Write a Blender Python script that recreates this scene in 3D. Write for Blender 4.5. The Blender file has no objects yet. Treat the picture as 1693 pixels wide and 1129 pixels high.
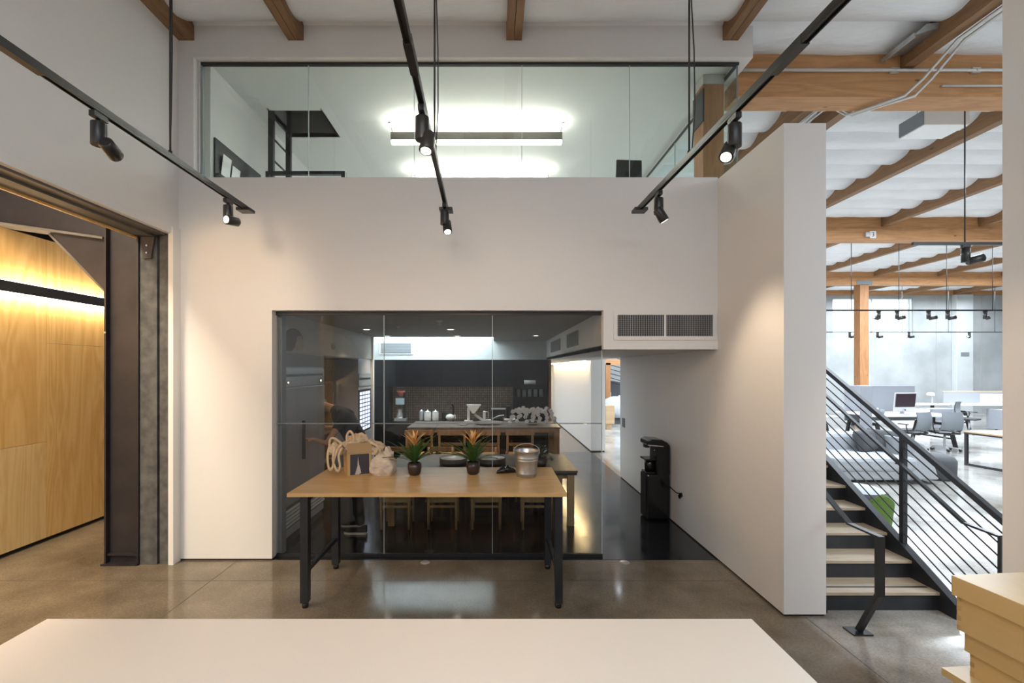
import bpy, math, random
from mathutils import Vector, Matrix, noise
random.seed(7)
PI = math.pi
S = bpy.context.scene
COL = S.collection

# ---------------------------------------------------------------- camera, world, light, exposure
F, VX, HY, CH = 752.0, 816.0, 610.0, 2.15      # focal length in px, vanishing point, camera height
cd = bpy.data.cameras.new('camera'); cam = bpy.data.objects.new('camera', cd); COL.objects.link(cam)
cam.location = (0, 0, CH); cam.rotation_euler = (PI/2, 0, 0)
cd.sensor_width = 36; cd.lens = F/1693*36
cd.shift_x = (846.5-VX)/1693; cd.shift_y = (HY-564.5)/1693
cd.clip_start = 0.05; cd.clip_end = 200
S.camera = cam
S.view_settings.view_transform = 'Standard'; S.view_settings.look = 'None'
S.view_settings.gamma = 1; S.view_settings.use_curve_mapping = False
S.view_settings.exposure = 0.2
w = bpy.data.worlds.new('sky'); S.world = w; w.use_nodes = True
bg = w.node_tree.nodes['Background']; bg.inputs[0].default_value = (0.80, 0.90, 1.0, 1); bg.inputs[1].default_value = 2.6

def area(name, loc, rot, sx, sy, power, color, spread=180):
    l = bpy.data.lights.new(name, 'AREA'); l.shape = 'RECTANGLE'; l.size = sx; l.size_y = sy
    l.energy = power; l.color = color; l.spread = math.radians(spread)
    o = bpy.data.objects.new(name, l); COL.objects.link(o); o.location = loc; o.rotation_euler = rot
    return o
COOL = (0.80, 0.90, 1.0); WARM = (1.0, 0.80, 0.60); NEUT = (1.0, 0.95, 0.9)
area('office_daylight_fill', (9.5, 8.5, 5.7), (0, 0, 0), 5, 2.4, 640, COOL)  # area lights added under the closed roof to stand in for office daylight
area('office_daylight_fill', (7.5, 15, 5.7), (0, 0, 0), 7, 2.4, 900, COOL)
area('office_daylight_fill', (17, 14.5, 5.7), (0, 0, 0), 7, 3, 1150, COOL)
area('office_daylight_fill', (19, 20, 5.5), (0, 0, 0), 8, 1.5, 420, COOL)
area('rear_fill_light', (.6, -2.2, 5.7), (0, 0, 0), 5, 2.4, 235, (0.84, 0.91, 1.0))  # area light added behind the camera to light the entrance walls
area('office_daylight_fill', (8.5, -1.0, 5.7), (0, 0, 0), 6, 5, 800, COOL)  # added area light, gives the front office side its cool cast
area('left_bay_fill', (-4.9, 1.2, 5.3), (0, 0, 0), .8, 3.5, 400, (1.0, .84, .62))  # area light added to brighten the plywood bay, no fixture modelled
area('mezzanine_fill', (0, 9.6, 5.6), (0, 0, 0), 3, 1.2, 40, (.80, .93, 1.0))  # area light added out of view to brighten the upstairs room
area('kitchen_skylight', (-1.4, 9.95, 3.45), (0, 0, 0), 2.6, 1.0, 95, (0.72, 0.90, 1.0))

# ---------------------------------------------------------------- materials
def newmat(name):
    m = bpy.data.materials.new(name); m.use_nodes = True
    return m, m.node_tree, m.node_tree.nodes['Principled BSDF']
def mat(name, c, rough=0.6, metal=0.0, spec=0.5, noise_amt=0.0, nscale=6.0, bump=0.0, bscale=40.0, rvar=0.0, coat=0.0, c2=None, stretch=(1, 1, 1)):
    m, nt, b = newmat(name); N, L = nt.nodes, nt.links
    b.inputs['Base Color'].default_value = (*c, 1); b.inputs['Roughness'].default_value = rough
    b.inputs['Metallic'].default_value = metal; b.inputs['Specular IOR Level'].default_value = spec
    b.inputs['Coat Weight'].default_value = coat
    tc = N.new('ShaderNodeTexCoord'); mp = N.new('ShaderNodeMapping'); mp.inputs['Scale'].default_value = stretch
    L.new(tc.outputs['Object'], mp.inputs[0])
    nz = N.new('ShaderNodeTexNoise'); nz.inputs['Scale'].default_value = nscale; nz.inputs['Detail'].default_value = 5
    L.new(mp.outputs[0], nz.inputs['Vector'])
    if noise_amt or c2:
        mx = N.new('ShaderNodeMix'); mx.data_type = 'RGBA'
        d = c2 if c2 else tuple(max(0, v*(1-noise_amt)) for v in c)
        mx.inputs[6].default_value = (*c, 1); mx.inputs[7].default_value = (*d, 1)
        rp = N.new('ShaderNodeValToRGB'); rp.color_ramp.elements[0].position = 0.35; rp.color_ramp.elements[1].position = 0.65
        L.new(nz.outputs['Fac'], rp.inputs[0]); L.new(rp.outputs[0], mx.inputs[0]); L.new(mx.outputs[2], b.inputs['Base Color'])
    if rvar:
        mr = N.new('ShaderNodeMapRange'); mr.inputs[1].default_value = .3; mr.inputs[2].default_value = .7
        mr.inputs[3].default_value = rough-rvar; mr.inputs[4].default_value = rough+rvar
        L.new(nz.outputs['Fac'], mr.inputs[0]); L.new(mr.outputs[0], b.inputs['Roughness'])
    if bump:
        n2 = N.new('ShaderNodeTexNoise'); n2.inputs['Scale'].default_value = bscale; n2.inputs['Detail'].default_value = 4
        L.new(mp.outputs[0], n2.inputs['Vector'])
        bp = N.new('ShaderNodeBump'); bp.inputs['Strength'].default_value = bump; bp.inputs['Distance'].default_value = 0.01
        L.new(n2.outputs['Fac'], bp.inputs['Height']); L.new(bp.outputs[0], b.inputs['Normal'])
    return m
def wood(name, c1, c2, axis='X', scale=6.0, rough=0.45, dist=3.0, coat=0.0, knots=False, bands=10.0):
    m, nt, b = newmat(name); N, L = nt.nodes, nt.links
    tc = N.new('ShaderNodeTexCoord'); mp = N.new('ShaderNodeMapping')
    sc = {'X': (0.12, 1, 1), 'Y': (1, 0.12, 1), 'Z': (1, 1, 0.12)}[axis]
    mp.inputs['Scale'].default_value = sc
    L.new(tc.outputs['Object'], mp.inputs[0])
    nz = N.new('ShaderNodeTexNoise'); nz.inputs['Scale'].default_value = scale; nz.inputs['Detail'].default_value = 3; nz.inputs['Distortion'].default_value = 0.6
    L.new(mp.outputs[0], nz.inputs['Vector'])
    mu = N.new('ShaderNodeMath'); mu.operation = 'MULTIPLY'; mu.inputs[1].default_value = bands
    si = N.new('ShaderNodeMath'); si.operation = 'PINGPONG'; si.inputs[1].default_value = 0.5
    L.new(nz.outputs['Fac'], mu.inputs[0]); L.new(mu.outputs[0], si.inputs[0])
    n2 = N.new('ShaderNodeTexNoise'); n2.inputs['Scale'].default_value = scale*12; n2.inputs['Detail'].default_value = 2
    L.new(mp.outputs[0], n2.inputs['Vector'])
    ad = N.new('ShaderNodeMath'); ad.operation = 'MULTIPLY_ADD'; ad.inputs[1].default_value = 1.1
    L.new(si.outputs[0], ad.inputs[0]); 
    m3 = N.new('ShaderNodeMath'); m3.operation = 'MULTIPLY'; m3.inputs[1].default_value = 0.45
    L.new(n2.outputs['Fac'], m3.inputs[0]); L.new(m3.outputs[0], ad.inputs[2])
    mx = N.new('ShaderNodeMix'); mx.data_type = 'RGBA'; mx.inputs[6].default_value = (*c1, 1); mx.inputs[7].default_value = (*c2, 1)
    L.new(ad.outputs[0], mx.inputs[0])
    out = mx.outputs[2]
    if knots:
        vo = N.new('ShaderNodeTexVoronoi'); vo.inputs['Scale'].default_value = 2.2
        mk = N.new('ShaderNodeMapping'); mk.inputs['Scale'].default_value = tuple(0.55 if s < 1 else 1.3 for s in sc)
        L.new(tc.outputs['Object'], mk.inputs[0]); L.new(mk.outputs[0], vo.inputs['Vector'])
        rp = N.new('ShaderNodeValToRGB'); rp.color_ramp.elements[0].position = 0.02; rp.color_ramp.elements[1].position = 0.06
        rp.color_ramp.elements[0].color = (0.25, 0.25, 0.25, 1)
        L.new(vo.outputs['Distance'], rp.inputs[0])
        mm = N.new('ShaderNodeMix'); mm.data_type = 'RGBA'; mm.blend_type = 'MULTIPLY'; mm.inputs[0].default_value = 1
        L.new(out, mm.inputs[6]); L.new(rp.outputs[0], mm.inputs[7]); out = mm.outputs[2]
    L.new(out, b.inputs['Base Color'])
    b.inputs['Roughness'].default_value = rough; b.inputs['Coat Weight'].default_value = coat
    return m
def glassmat(name, tint, refl=1.0):
    m = bpy.data.materials.new(name); m.use_nodes = True; nt = m.node_tree; N, L = nt.nodes, nt.links
    N.clear()
    o = N.new('ShaderNodeOutputMaterial'); t = N.new('ShaderNodeBsdfTransparent'); g = N.new('ShaderNodeBsdfGlossy')
    t.inputs[0].default_value = (*tint, 1); g.inputs['Roughness'].default_value = 0.0; g.inputs[0].default_value = (refl, refl, refl, 1)
    fr = N.new('ShaderNodeFresnel'); fr.inputs[0].default_value = 1.5
    ge = N.new('ShaderNodeNewGeometry'); iv = N.new('ShaderNodeMath'); iv.operation = 'SUBTRACT'; iv.inputs[0].default_value = 1.0; L.new(ge.outputs['Backfacing'], iv.inputs[1])
    mm = N.new('ShaderNodeMath'); mm.operation = 'MULTIPLY'; L.new(fr.outputs[0], mm.inputs[0]); L.new(iv.outputs[0], mm.inputs[1])
    mx = N.new('ShaderNodeMixShader'); L.new(mm.outputs[0], mx.inputs[0]); L.new(t.outputs[0], mx.inputs[1]); L.new(g.outputs[0], mx.inputs[2])
    L.new(mx.outputs[0], o.inputs[0]); return m
def emit(name, c, s):
    m, nt, b = newmat(name); b.inputs['Base Color'].default_value = (*c, 1)
    b.inputs['Emission Color'].default_value = (*c, 1); b.inputs['Emission Strength'].default_value = s
    return m

def concrete_floor():
    m, nt, b = newmat('polished_concrete'); N, L = nt.nodes, nt.links
    tc = N.new('ShaderNodeTexCoord')
    n1 = N.new('ShaderNodeTexNoise'); n1.inputs['Scale'].default_value = 0.8; n1.inputs['Detail'].default_value = 8; n1.inputs['Roughness'].default_value = .62
    n2 = N.new('ShaderNodeTexNoise'); n2.inputs['Scale'].default_value = 55; n2.inputs['Detail'].default_value = 3
    L.new(tc.outputs['Object'], n1.inputs['Vector']); L.new(tc.outputs['Object'], n2.inputs['Vector'])
    rp = N.new('ShaderNodeValToRGB'); e = rp.color_ramp.elements
    e[0].position = .32; e[0].color = (0.092, 0.073, 0.050, 1); e[1].position = .68; e[1].color = (0.26, 0.212, 0.155, 1)
    L.new(n1.outputs['Fac'], rp.inputs[0])
    r2 = N.new('ShaderNodeValToRGB'); f = r2.color_ramp.elements
    f[0].position = .36; f[0].color = (0.84, 0.83, 0.82, 1); f[1].position = .60; f[1].color = (1.1, 1.08, 1.05, 1)
    L.new(n2.outputs['Fac'], r2.inputs[0])
    mx = N.new('ShaderNodeMix'); mx.data_type = 'RGBA'; mx.blend_type = 'MULTIPLY'; mx.inputs[0].default_value = .9
    L.new(rp.outputs[0], mx.inputs[6]); L.new(r2.outputs[0], mx.inputs[7]); 
    # office daylight put into the colour: same slab, tinted paler and cooler there
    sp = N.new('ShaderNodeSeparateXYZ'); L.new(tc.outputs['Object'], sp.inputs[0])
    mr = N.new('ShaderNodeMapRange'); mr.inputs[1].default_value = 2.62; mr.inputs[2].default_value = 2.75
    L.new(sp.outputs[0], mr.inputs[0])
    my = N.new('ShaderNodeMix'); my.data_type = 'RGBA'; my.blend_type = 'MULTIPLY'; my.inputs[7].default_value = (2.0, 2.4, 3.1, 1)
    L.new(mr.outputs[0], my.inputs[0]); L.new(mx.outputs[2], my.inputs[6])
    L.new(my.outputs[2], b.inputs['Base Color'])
    mq = N.new('ShaderNodeMapRange'); mq.inputs[1].default_value = .3; mq.inputs[2].default_value = .7; mq.inputs[3].default_value = .06; mq.inputs[4].default_value = .17
    L.new(n1.outputs['Fac'], mq.inputs[0]); L.new(mq.outputs[0], b.inputs['Roughness'])
    return m
def tile_mat():
    m, nt, b = newmat('backsplash_tile'); N, L = nt.nodes, nt.links
    tc = N.new('ShaderNodeTexCoord'); mp = N.new('ShaderNodeMapping'); mp.inputs['Rotation'].default_value = (PI/2, 0, 0)
    L.new(tc.outputs['Object'], mp.inputs[0])
    br = N.new('ShaderNodeTexBrick'); br.offset = 0; br.inputs['Scale'].default_value = 1
    br.inputs['Brick Width'].default_value = .045; br.inputs['Row Height'].default_value = .055; br.inputs['Mortar Size'].default_value = .005
    br.inputs['Color1'].default_value = (.50, .42, .34, 1); br.inputs['Color2'].default_value = (.34, .28, .22, 1); br.inputs['Mortar'].default_value = (.12, .10, .085, 1)
    L.new(mp.outputs[0], br.inputs['Vector']); L.new(br.outputs[0], b.inputs['Base Color']); b.inputs['Roughness'].default_value = .3
    return m

M = dict(
    white=mat('white_paint', (.78, .765, .75), .62, bump=.05, bscale=90),
    ceilw=mat('ceiling_white', (.70, .71, .70), .7),
    greyceil=mat('kitchen_ceiling_paint', (.30, .29, .27), .7),
    floor=concrete_floor(),
    black_floor=mat('black_resin_floor', (.012, .012, .014), .16, spec=.6, rvar=.06, nscale=3),
    blackm=mat('black_powder_steel', (.022, .021, .022), .42, spec=.5),
    steel_dark=mat('mill_steel', (.042, .036, .040), .5, metal=.35, noise_amt=.35, nscale=3, rvar=.08),
    jamb=mat('weathered_concrete_jamb', (.115, .115, .112), .75, c2=(.06, .06, .062), nscale=9, bump=.3, bscale=60),
    channel=mat('grey_channel_steel', (.17, .155, .14), .55, metal=.2, noise_amt=.25, nscale=3),
    charcoal=mat('charcoal_steel', (.035, .037, .042), .38, metal=.3, noise_amt=.3, nscale=5),
    track=mat('track_black', (.02, .018, .017), .35),
    ply=wood('plywood_fir', (.90, .62, .26), (.70, .40, .12), 'Z', 2.6, .42, bands=9),
    ply2=wood('plywood_pale', (.90, .68, .34), (.74, .48, .19), 'Z', 3.6, .42, bands=10),
    glulam=wood('glulam_fir', (.58, .30, .13), (.38, .18, .068), 'X', 5, .6, bands=6, knots=True),
    joist=wood('joist_fir', (.29, .155, .07), (.18, .09, .038), 'Y', 5, .6, bands=6, knots=True),
    post=wood('post_fir', (.42, .20, .08), (.27, .115, .04), 'Z', 5, .6, bands=6, knots=True),
    oak=wood('oak_table', (.64, .42, .19), (.48, .28, .11), 'X', 4, .33, bands=7, knots=True),
    boxwood=wood('box_birch', (.74, .53, .25), (.63, .43, .18), 'Y', 3, .4, bands=3),
    tread=wood('tread_oak', (.50, .41, .30), (.36, .28, .19), 'X', 5, .5, bands=8),
    chairw=wood('chair_beech', (.40, .22, .085), (.28, .14, .05), 'Z', 6, .45, bands=5),
    chairp=wood('pale_beech', (.44, .33, .18), (.33, .23, .12), 'Z', 6, .45, bands=5),
    insul=mat('white_vinyl_insulation', (.80, .81, .83), .42, noise_amt=.06, nscale=2, bump=1.0, bscale=6, stretch=(1, 2.5, 1)),
    galv=mat('galvanised_steel', (.55, .56, .56), .32, metal=.85, noise_amt=.2, nscale=8),
    conduit=mat('conduit_zinc', (.58, .57, .55), .35, metal=.5),
    stainless=mat('brushed_stainless', (.46, .47, .50), .32, metal=.3, noise_amt=.12, nscale=4, stretch=(1, 1, .1)),
    counter=mat('white_laminate', (.87, .78, .68), .38),
    glass=glassmat('clear_glass', (.93, .97, .955)),
    glassk=glassmat('kitchen_glass', (.87, .87, .86)),
    seam=mat('glass_edge', (.55, .62, .62), .3),
    concrete=mat('tilt_up_concrete', (.50, .515, .515), .8, c2=(.38, .395, .395), nscale=.9, bump=.2, bscale=8),
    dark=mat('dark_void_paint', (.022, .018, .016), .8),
    darkcab=mat('navy_black_cabinet', (.010, .011, .014), .16, spec=.35),
    brownw=mat('mural_backdrop', (.34, .30, .25), .6),
    tile=tile_mat(),
    stone=mat('island_stone', (.13, .12, .11), .4, noise_amt=.3, nscale=8),
    whitegloss=mat('white_gloss', (.80, .80, .78), .25),
    plastic=mat('black_gloss_plastic', (.010, .009, .009), .16, spec=.5),
    card=mat('cardboard', (.52, .33, .14), .85, noise_amt=.1, nscale=12),
    cardd=mat('cardboard_inner', (.36, .24, .12), .85),
    canvas=mat('natural_canvas', (.62, .47, .31), .95, noise_amt=.18, nscale=25, bump=.5, bscale=120),
    canvas2=mat('pale_canvas', (.60, .50, .40), .95, noise_amt=.2, nscale=22, bump=.5, bscale=100),
    printd=mat('dark_print', (.035, .033, .045), .6),
    printw=mat('pale_print', (.48, .42, .38), .6),
    pot=mat('dark_brown_pot', (.035, .022, .018), .3),
    soil=mat('soil', (.03, .02, .012), .95),
    leaf=mat('leaf_green', (.055, .13, .025), .4, noise_amt=.5, nscale=8),
    leafd=mat('dark_leaf', (.02, .06, .02), .35, noise_amt=.5, nscale=8),
    bract=mat('orange_bract', (.78, .30, .06), .45, c2=(.85, .55, .18), nscale=20),
    bractp=mat('pale_bract', (.85, .60, .32), .45),
    orchid=mat('white_orchid', (.93, .95, .97), .5, noise_amt=.12, nscale=30),
    fabric=mat('light_grey_fabric', (.48, .50, .53), .95, noise_amt=.15, nscale=60, bump=.3, bscale=200),
    fabricd=mat('charcoal_fabric', (.085, .088, .095), .95, noise_amt=.15, nscale=50),
    fabricm=mat('mid_grey_felt', (.30, .31, .34), .95, noise_amt=.1, nscale=50),
    green=mat('green_fabric', (.11, .20, .03), .9, noise_amt=.2, nscale=50),
    mesh=mat('grey_mesh', (.22, .24, .26), .8),
    paleoak=wood('pale_oak', (.58, .42, .26), (.48, .32, .18), 'X', 5, .5, bands=5),
    alu=mat('aluminium', (.62, .63, .65), .3, metal=.6),
    screen=mat('dark_screen', (.035, .02, .028), .15),
    skin=mat('skin', (.50, .27, .17), .5),
    hair=mat('dark_hair', (.02, .013, .01), .6),
    shirt=mat('black_cotton', (.013, .013, .018), .9),
    jeans=mat('dark_trousers', (.010, .011, .016), .9),
    rubber=mat('white_rubber', (.55, .55, .52), .6),
    cladding=mat('bracket_paint', (.06, .05, .05), .6),
    ledw=emit('warm_led', (1.0, .84, .62), 24), ledn=emit('mezz_led', (1.0, .95, .86), 12), ledn2=emit('mezz_led_up', (1.0, .94, .84), 60),
    spot=emit('spot_lens', (1.0, .90, .76), 9), down=emit('downlight_lens', (1.0, .88, .7), 12), sky=emit('daylight_glass', (.93, .97, 1.0), 2.4),
    cove=emit('cove_led', (1.0, .73, .36), 60), cooler=emit('cooler_light', (.70, .78, 1.0), 1.2),
)

# ---------------------------------------------------------------- geometry helpers
class MB:
    def __init__(s): s.v = []; s.f = []; s.sm = []
    def add(s, vs, fs, smooth=False):
        o = len(s.v); s.v += [tuple(v) for v in vs]; s.f += [tuple(i+o for i in f) for f in fs]; s.sm += [smooth]*len(fs); return s
    def box(s, x0, y0, z0, x1, y1, z1):
        if x0 > x1: x0, x1 = x1, x0
        if y0 > y1: y0, y1 = y1, y0
        if z0 > z1: z0, z1 = z1, z0
        vs = [(x, y, z) for z in (z0, z1) for y in (y0, y1) for x in (x0, x1)]
        return s.add(vs, [(0, 2, 3, 1), (4, 5, 7, 6), (0, 1, 5, 4), (2, 6, 7, 3), (0, 4, 6, 2), (1, 3, 7, 5)])
    def obox(s, c, size, R=None):
        h = Vector(size)/2; R = R or Matrix.Identity(3)
        vs = [Vector(c)+R@Vector((a*h.x, b*h.y, d*h.z)) for d in (-1, 1) for b in (-1, 1) for a in (-1, 1)]
        return s.add(vs, [(0, 2, 3, 1), (4, 5, 7, 6), (0, 1, 5, 4), (2, 6, 7, 3), (0, 4, 6, 2), (1, 3, 7, 5)])
    def bar(s, p0, p1, a, b, up=(0, 0, 1)):
        p0, p1 = Vector(p0), Vector(p1); d = (p1-p0); L = d.length; d.normalize(); u = Vector(up)
        if abs(d.dot(u)) > .98: u = Vector((1, 0, 0))
        x = d.cross(u).normalized(); z = x.cross(d).normalized()
        R = Matrix((x, d, z)).transposed(); return s.obox((p0+p1)/2, (a, L, b), R)
    def tube(s, pts, r, n=8, caps=True):
        pts = [Vector(p) for p in pts]; rs = r if isinstance(r, (list, tuple)) else [r]*len(pts)
        vs = []; prev = None
        for i, p in enumerate(pts):
            d = (pts[min(i+1, len(pts)-1)]-pts[max(i-1, 0)]).normalized()
            if prev is None:
                u = Vector((0, 0, 1)) if abs(d.z) < .9 else Vector((1, 0, 0)); a = d.cross(u).normalized()
            else: a = (prev-d*prev.dot(d)).normalized()
            prev = a; b = d.cross(a)
            for k in range(n):
                t = 2*PI*k/n; vs.append(p+(a*math.cos(t)+b*math.sin(t))*rs[i])
        fs = [(i*n+k, i*n+(k+1) % n, (i+1)*n+(k+1) % n, (i+1)*n+k) for i in range(len(pts)-1) for k in range(n)]
        s.add(vs, fs, True)
        if caps:
            o = len(s.v)-len(vs); m = len(pts)-1
            s.f.append(tuple(o+k for k in range(n))[::-1]); s.f.append(tuple(o+m*n+k for k in range(n))); s.sm += [False, False]
        return s
    def cyl(s, p0, p1, r0, r1=None, n=20): return s.tube([p0, p1], [r0, r0 if r1 is None else r1], n)
    def lathe(s, prof, c=(0, 0, 0), n=24, smooth=True):
        vs = [(c[0]+r*math.cos(2*PI*k/n), c[1]+r*math.sin(2*PI*k/n), c[2]+z) for r, z in prof for k in range(n)]
        fs = [(i*n+k, i*n+(k+1) % n, (i+1)*n+(k+1) % n, (i+1)*n+k) for i in range(len(prof)-1) for k in range(n)]
        return s.add(vs, fs, smooth)
    def prism(s, poly, axis, a, b):
        def P(u, v, t): return {'X': (t, u, v), 'Y': (u, t, v), 'Z': (u, v, t)}[axis]
        n = len(poly); vs = [P(u, v, a) for u, v in poly]+[P(u, v, b) for u, v in poly]
        fs = [tuple(range(n)), tuple(range(2*n-1, n-1, -1))]+[(k, k+n, (k+1) % n+n, (k+1) % n) for k in range(n)]
        return s.add(vs, fs)
    def grid(s, fn, nu, nv, smooth=True, closeu=False):
        vs = [fn(i/(nu), j/(nv)) for j in range(nv+1) for i in range(nu+1)]
        fs = [(j*(nu+1)+i, j*(nu+1)+i+1, (j+1)*(nu+1)+i+1, (j+1)*(nu+1)+i) for j in range(nv) for i in range(nu)]
        return s.add(vs, fs, smooth)
    def sphere(s, c, r, n=12, m=8):
        r = r if isinstance(r, (list, tuple)) else (r, r, r)
        return s.grid(lambda u, v: (c[0]+r[0]*math.cos(2*PI*u)*math.sin(PI*v), c[1]+r[1]*math.sin(2*PI*u)*math.sin(PI*v), c[2]-r[2]*math.cos(PI*v)), n, m)
    def mesh(s, name):
        me = bpy.data.meshes.new(name); me.from_pydata(s.v, [], s.f)
        me.polygons.foreach_set('use_smooth', s.sm); me.update(); return me
def link(name, me, m, parent=None, bev=0, sub=0):
    o = bpy.data.objects.new(name, me); COL.objects.link(o)
    if m is not None: me.materials.append(m)
    if parent is not None: o.parent = parent
    if bev:
        b = o.modifiers.new('bevel', 'BEVEL'); b.width = bev; b.segments = 2; b.limit_method = 'ANGLE'
    if sub:
        b = o.modifiers.new('subsurf', 'SUBSURF'); b.levels = sub; b.render_levels = sub
    return o
def part(parent, name, mb, m, bev=0, sub=0, label=None, kind=None):
    o = link(name, mb.mesh(name), m, parent, bev, sub)
    if label: o['label'] = label
    if kind: o['kind'] = kind
    return o
def struct(name, mb, m, bev=0):
    o = link(name, mb.mesh(name), m, None, bev); o['kind'] = 'structure'; return o
def tag(o, label, cat, group=None):
    o['label'] = label; o['category'] = cat
    if group: o['group'] = group
    return o
def thing(name, label, cat, loc=(0, 0, 0), rz=0, group=None):
    o = bpy.data.objects.new(name, None); COL.objects.link(o); o.location = loc; o.rotation_euler = (0, 0, rz)
    o.empty_display_size = .1
    return tag(o, label, cat, group)
def solo(name, mb, m, label, cat, loc=(0, 0, 0), rz=0, group=None, bev=0, sub=0):
    o = link(name, mb.mesh(name), m, None, bev, sub); o.location = loc; o.rotation_euler = (0, 0, rz)
    return tag(o, label, cat, group)
def dup(root, loc, rz=None, label=None, group=None):
    r = root.copy(); COL.objects.link(r); r.location = loc
    if rz is not None: r.rotation_euler = (0, 0, rz)
    if label: r['label'] = label
    if group: r['group'] = group
    for ch in list(root.children):
        c = ch.copy(); COL.objects.link(c); c.parent = r
        for g in list(ch.children):
            d = g.copy(); COL.objects.link(d); d.parent = c
    return r
def B(*a): return MB().box(*a)

# ---------------------------------------------------------------- structure
YB = -6.0; YE = 22.0; XE = 27.0
X0, X1, XT = -3.54, 2.52, 2.887        # entrance bay walls; far face of the fin wall
flo = struct('floor', B(-9, YB, -.2, XE, YE+.3, 0), M['floor'])
for a_ in (B(-2.874, -3, -.001, -2.868, 5.1, .0006), B(2.70, -3, -.001, 2.706, 3.94, .0006), B(X0, 2.6, -.001, 2.7, 2.606, .0006), B(XT, 6.4, -.001, 20, 6.41, .0006), B(-5.5, 4.62, -.001, 2.5, 4.625, .0006)):
    part(flo, 'saw_cut', a_, mat('saw_cut_shadow', (.06, .05, .04), .8))
fk = struct('floor_kitchen', B(-3.4, 5.12, 0, 2.52, 11.8, .004), M['black_floor'])
# ceiling: roof deck with insulation batts, joists and glulam beams as its pieces
ceil = struct('ceiling', B(-9, YB, 6.3, XE, YE+.3, 6.4), M['white'])
def batt(y0, y1, xa, xb, seed):
    nx = int((xb-xa)/.22)
    def fn(u, v):
        x = xa+(xb-xa)*u; y = y0+(y1-y0)*v
        sag = .12*math.sin(PI*v)**.75
        wr = .030*noise.noise((x*1.1, y*3.0, seed))+.024*noise.noise((x*3.2+y*1.5, y*4, seed+5))
        return (x, y, 6.03-sag+wr*math.sin(PI*v))
    return MB().grid(fn, nx, 7)
yy = YB; k = 0
while yy < YE-.1:
    y1 = min(yy+.583, YE)
    part(ceil, 'insulation_batt', batt(yy, y1, -3.6 if yy < 5.2 else 2.8, XE, k*3.1), M['insul'])
    yy += .583; k += 1
for xj in (-3.45, -2.22, .23, 2.66):      # joists in the entrance bay, dying into the white wall
    for s in (-1, 1): part(ceil, 'joist', B(xj+s*.045-.042, YB, 5.84, xj+s*.045+.042, 5.11, 6.1), M['joist'])
XJ = [4.95+2.46*i for i in range(9)]
for xj in XJ: part(ceil, 'joist', B(xj-.07, YB, 5.75, xj+.07, 5.45, 6.08), M['joist'])
BY = [5.45, 11.5, 17.6]
for i, xj in enumerate([3.4+1.0]+XJ):
    for a in range(3):
        part(ceil, 'joist', B(xj-.07 + (.0), BY[a]+.3, 5.75, xj+.07, BY[a+1] if a < 2 else YE, 6.08), M['joist'])
for i, by in enumerate(BY):
    xs = 2.915 if i == 0 else 2.0
    z0 = 5.41
    part(ceil, 'beam', B(xs, by, z0, XE, by+.3, z0+.30), M['glulam'])
    part(ceil, 'beam', B(xs, by+.012, z0+.30, XE, by+.3, 6.0), M['glulam'])
part(ceil, 'beam', B(-9, YE-.14, 5.72, XE, YE-.02, 6.0), M['glulam'], label='timber ledger along the concrete wall')

# left wall above the garage opening and beside it
struct('wall_left', MB().box(X0-.35, YB, 3.727, X0, 5.11, 6.1).box(X0-.35, YB, 0, X0, .3, 3.727), M['white'])
struct('trim_1', B(X0-.06, .3, 3.64, X0-.001, 5.0, 3.728), M['white'])
struct('trim_2', B(X0-.17, .3, 3.62, X0-.065, 5.0, 3.727), M['channel'])
struct('trim_3', B(X0-.36, .3, 3.60, X0-.18, 5.0, 3.727), M['channel'])
struct('trim_4', B(X0-.385, .3, 3.58, X0-.362, 5.0, 3.74), M['ply'])
struct('trim_5', MB().box(-3.89, 5.0, 0, -3.70, 5.11, 3.63).box(-3.68, 5.012, 0, X0-.03, 5.11, 3.63), M['jamb'])
struct('trim_6', B(X0-.03, 4.99, 0, X0+.025, 5.11, 3.72), M['white'])
# back wall with kitchen opening (left pier, lintel, grille bulkhead) and the mezzanine window above
KX0, KX1, KZ = -2.489, 1.235, 2.809
WT = 4.304
wb = MB().box(X0-.35, 5.11, .02, KX0, 5.30, WT).box(KX0, 5.11, KZ, KX1, 5.30, WT).box(KX1, 5.11, 2.37, X1, 5.30, WT)
wb.box(X0-.35, 5.11, WT, -3.37, 5.30, 6.1).box(-3.37, 5.11, 5.65, 2.915, 5.19, 6.1)
struct('wall_back', wb, M['white'])
struct('trim_7', B(X0, 5.115, 0, KX0, 5.28, .02), M['dark'])
struct('wall_box_side', MB().box(2.80, 5.19, 5.65, 2.915, 10.6, 6.1), M['white'])
# fin wall: from the room to the corridor end, and its continuation beyond the cross passage
struct('wall_fin', B(X1, 3.948, .02, XT, 9.05, WT-.02), M['white'])
struct('trim_8', B(X1+.01, 3.96, 0, XT-.01, 9.04, .02), M['dark'])
struct('wall_corridor', B(X1+.01, 11.8, .03, XT+.01, 19.5, 3.5), M['white'])
struct('trim_9', B(X1+.03, 11.83, 0, XT, 19.5, .03), M['dark'])
struct('wall_right', B(3.58, YB, 0, 3.94, 3.2, 6.1), M['white'])
struct('wall_rear', MB().box(-9, YB-.2, 0, -3, YB, 6.1).box(3.4, YB-.2, 0, XE, YB, 6.1).box(-3, YB-.2, 0, 3.4, YB, 6.1), M['white'])
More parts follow.
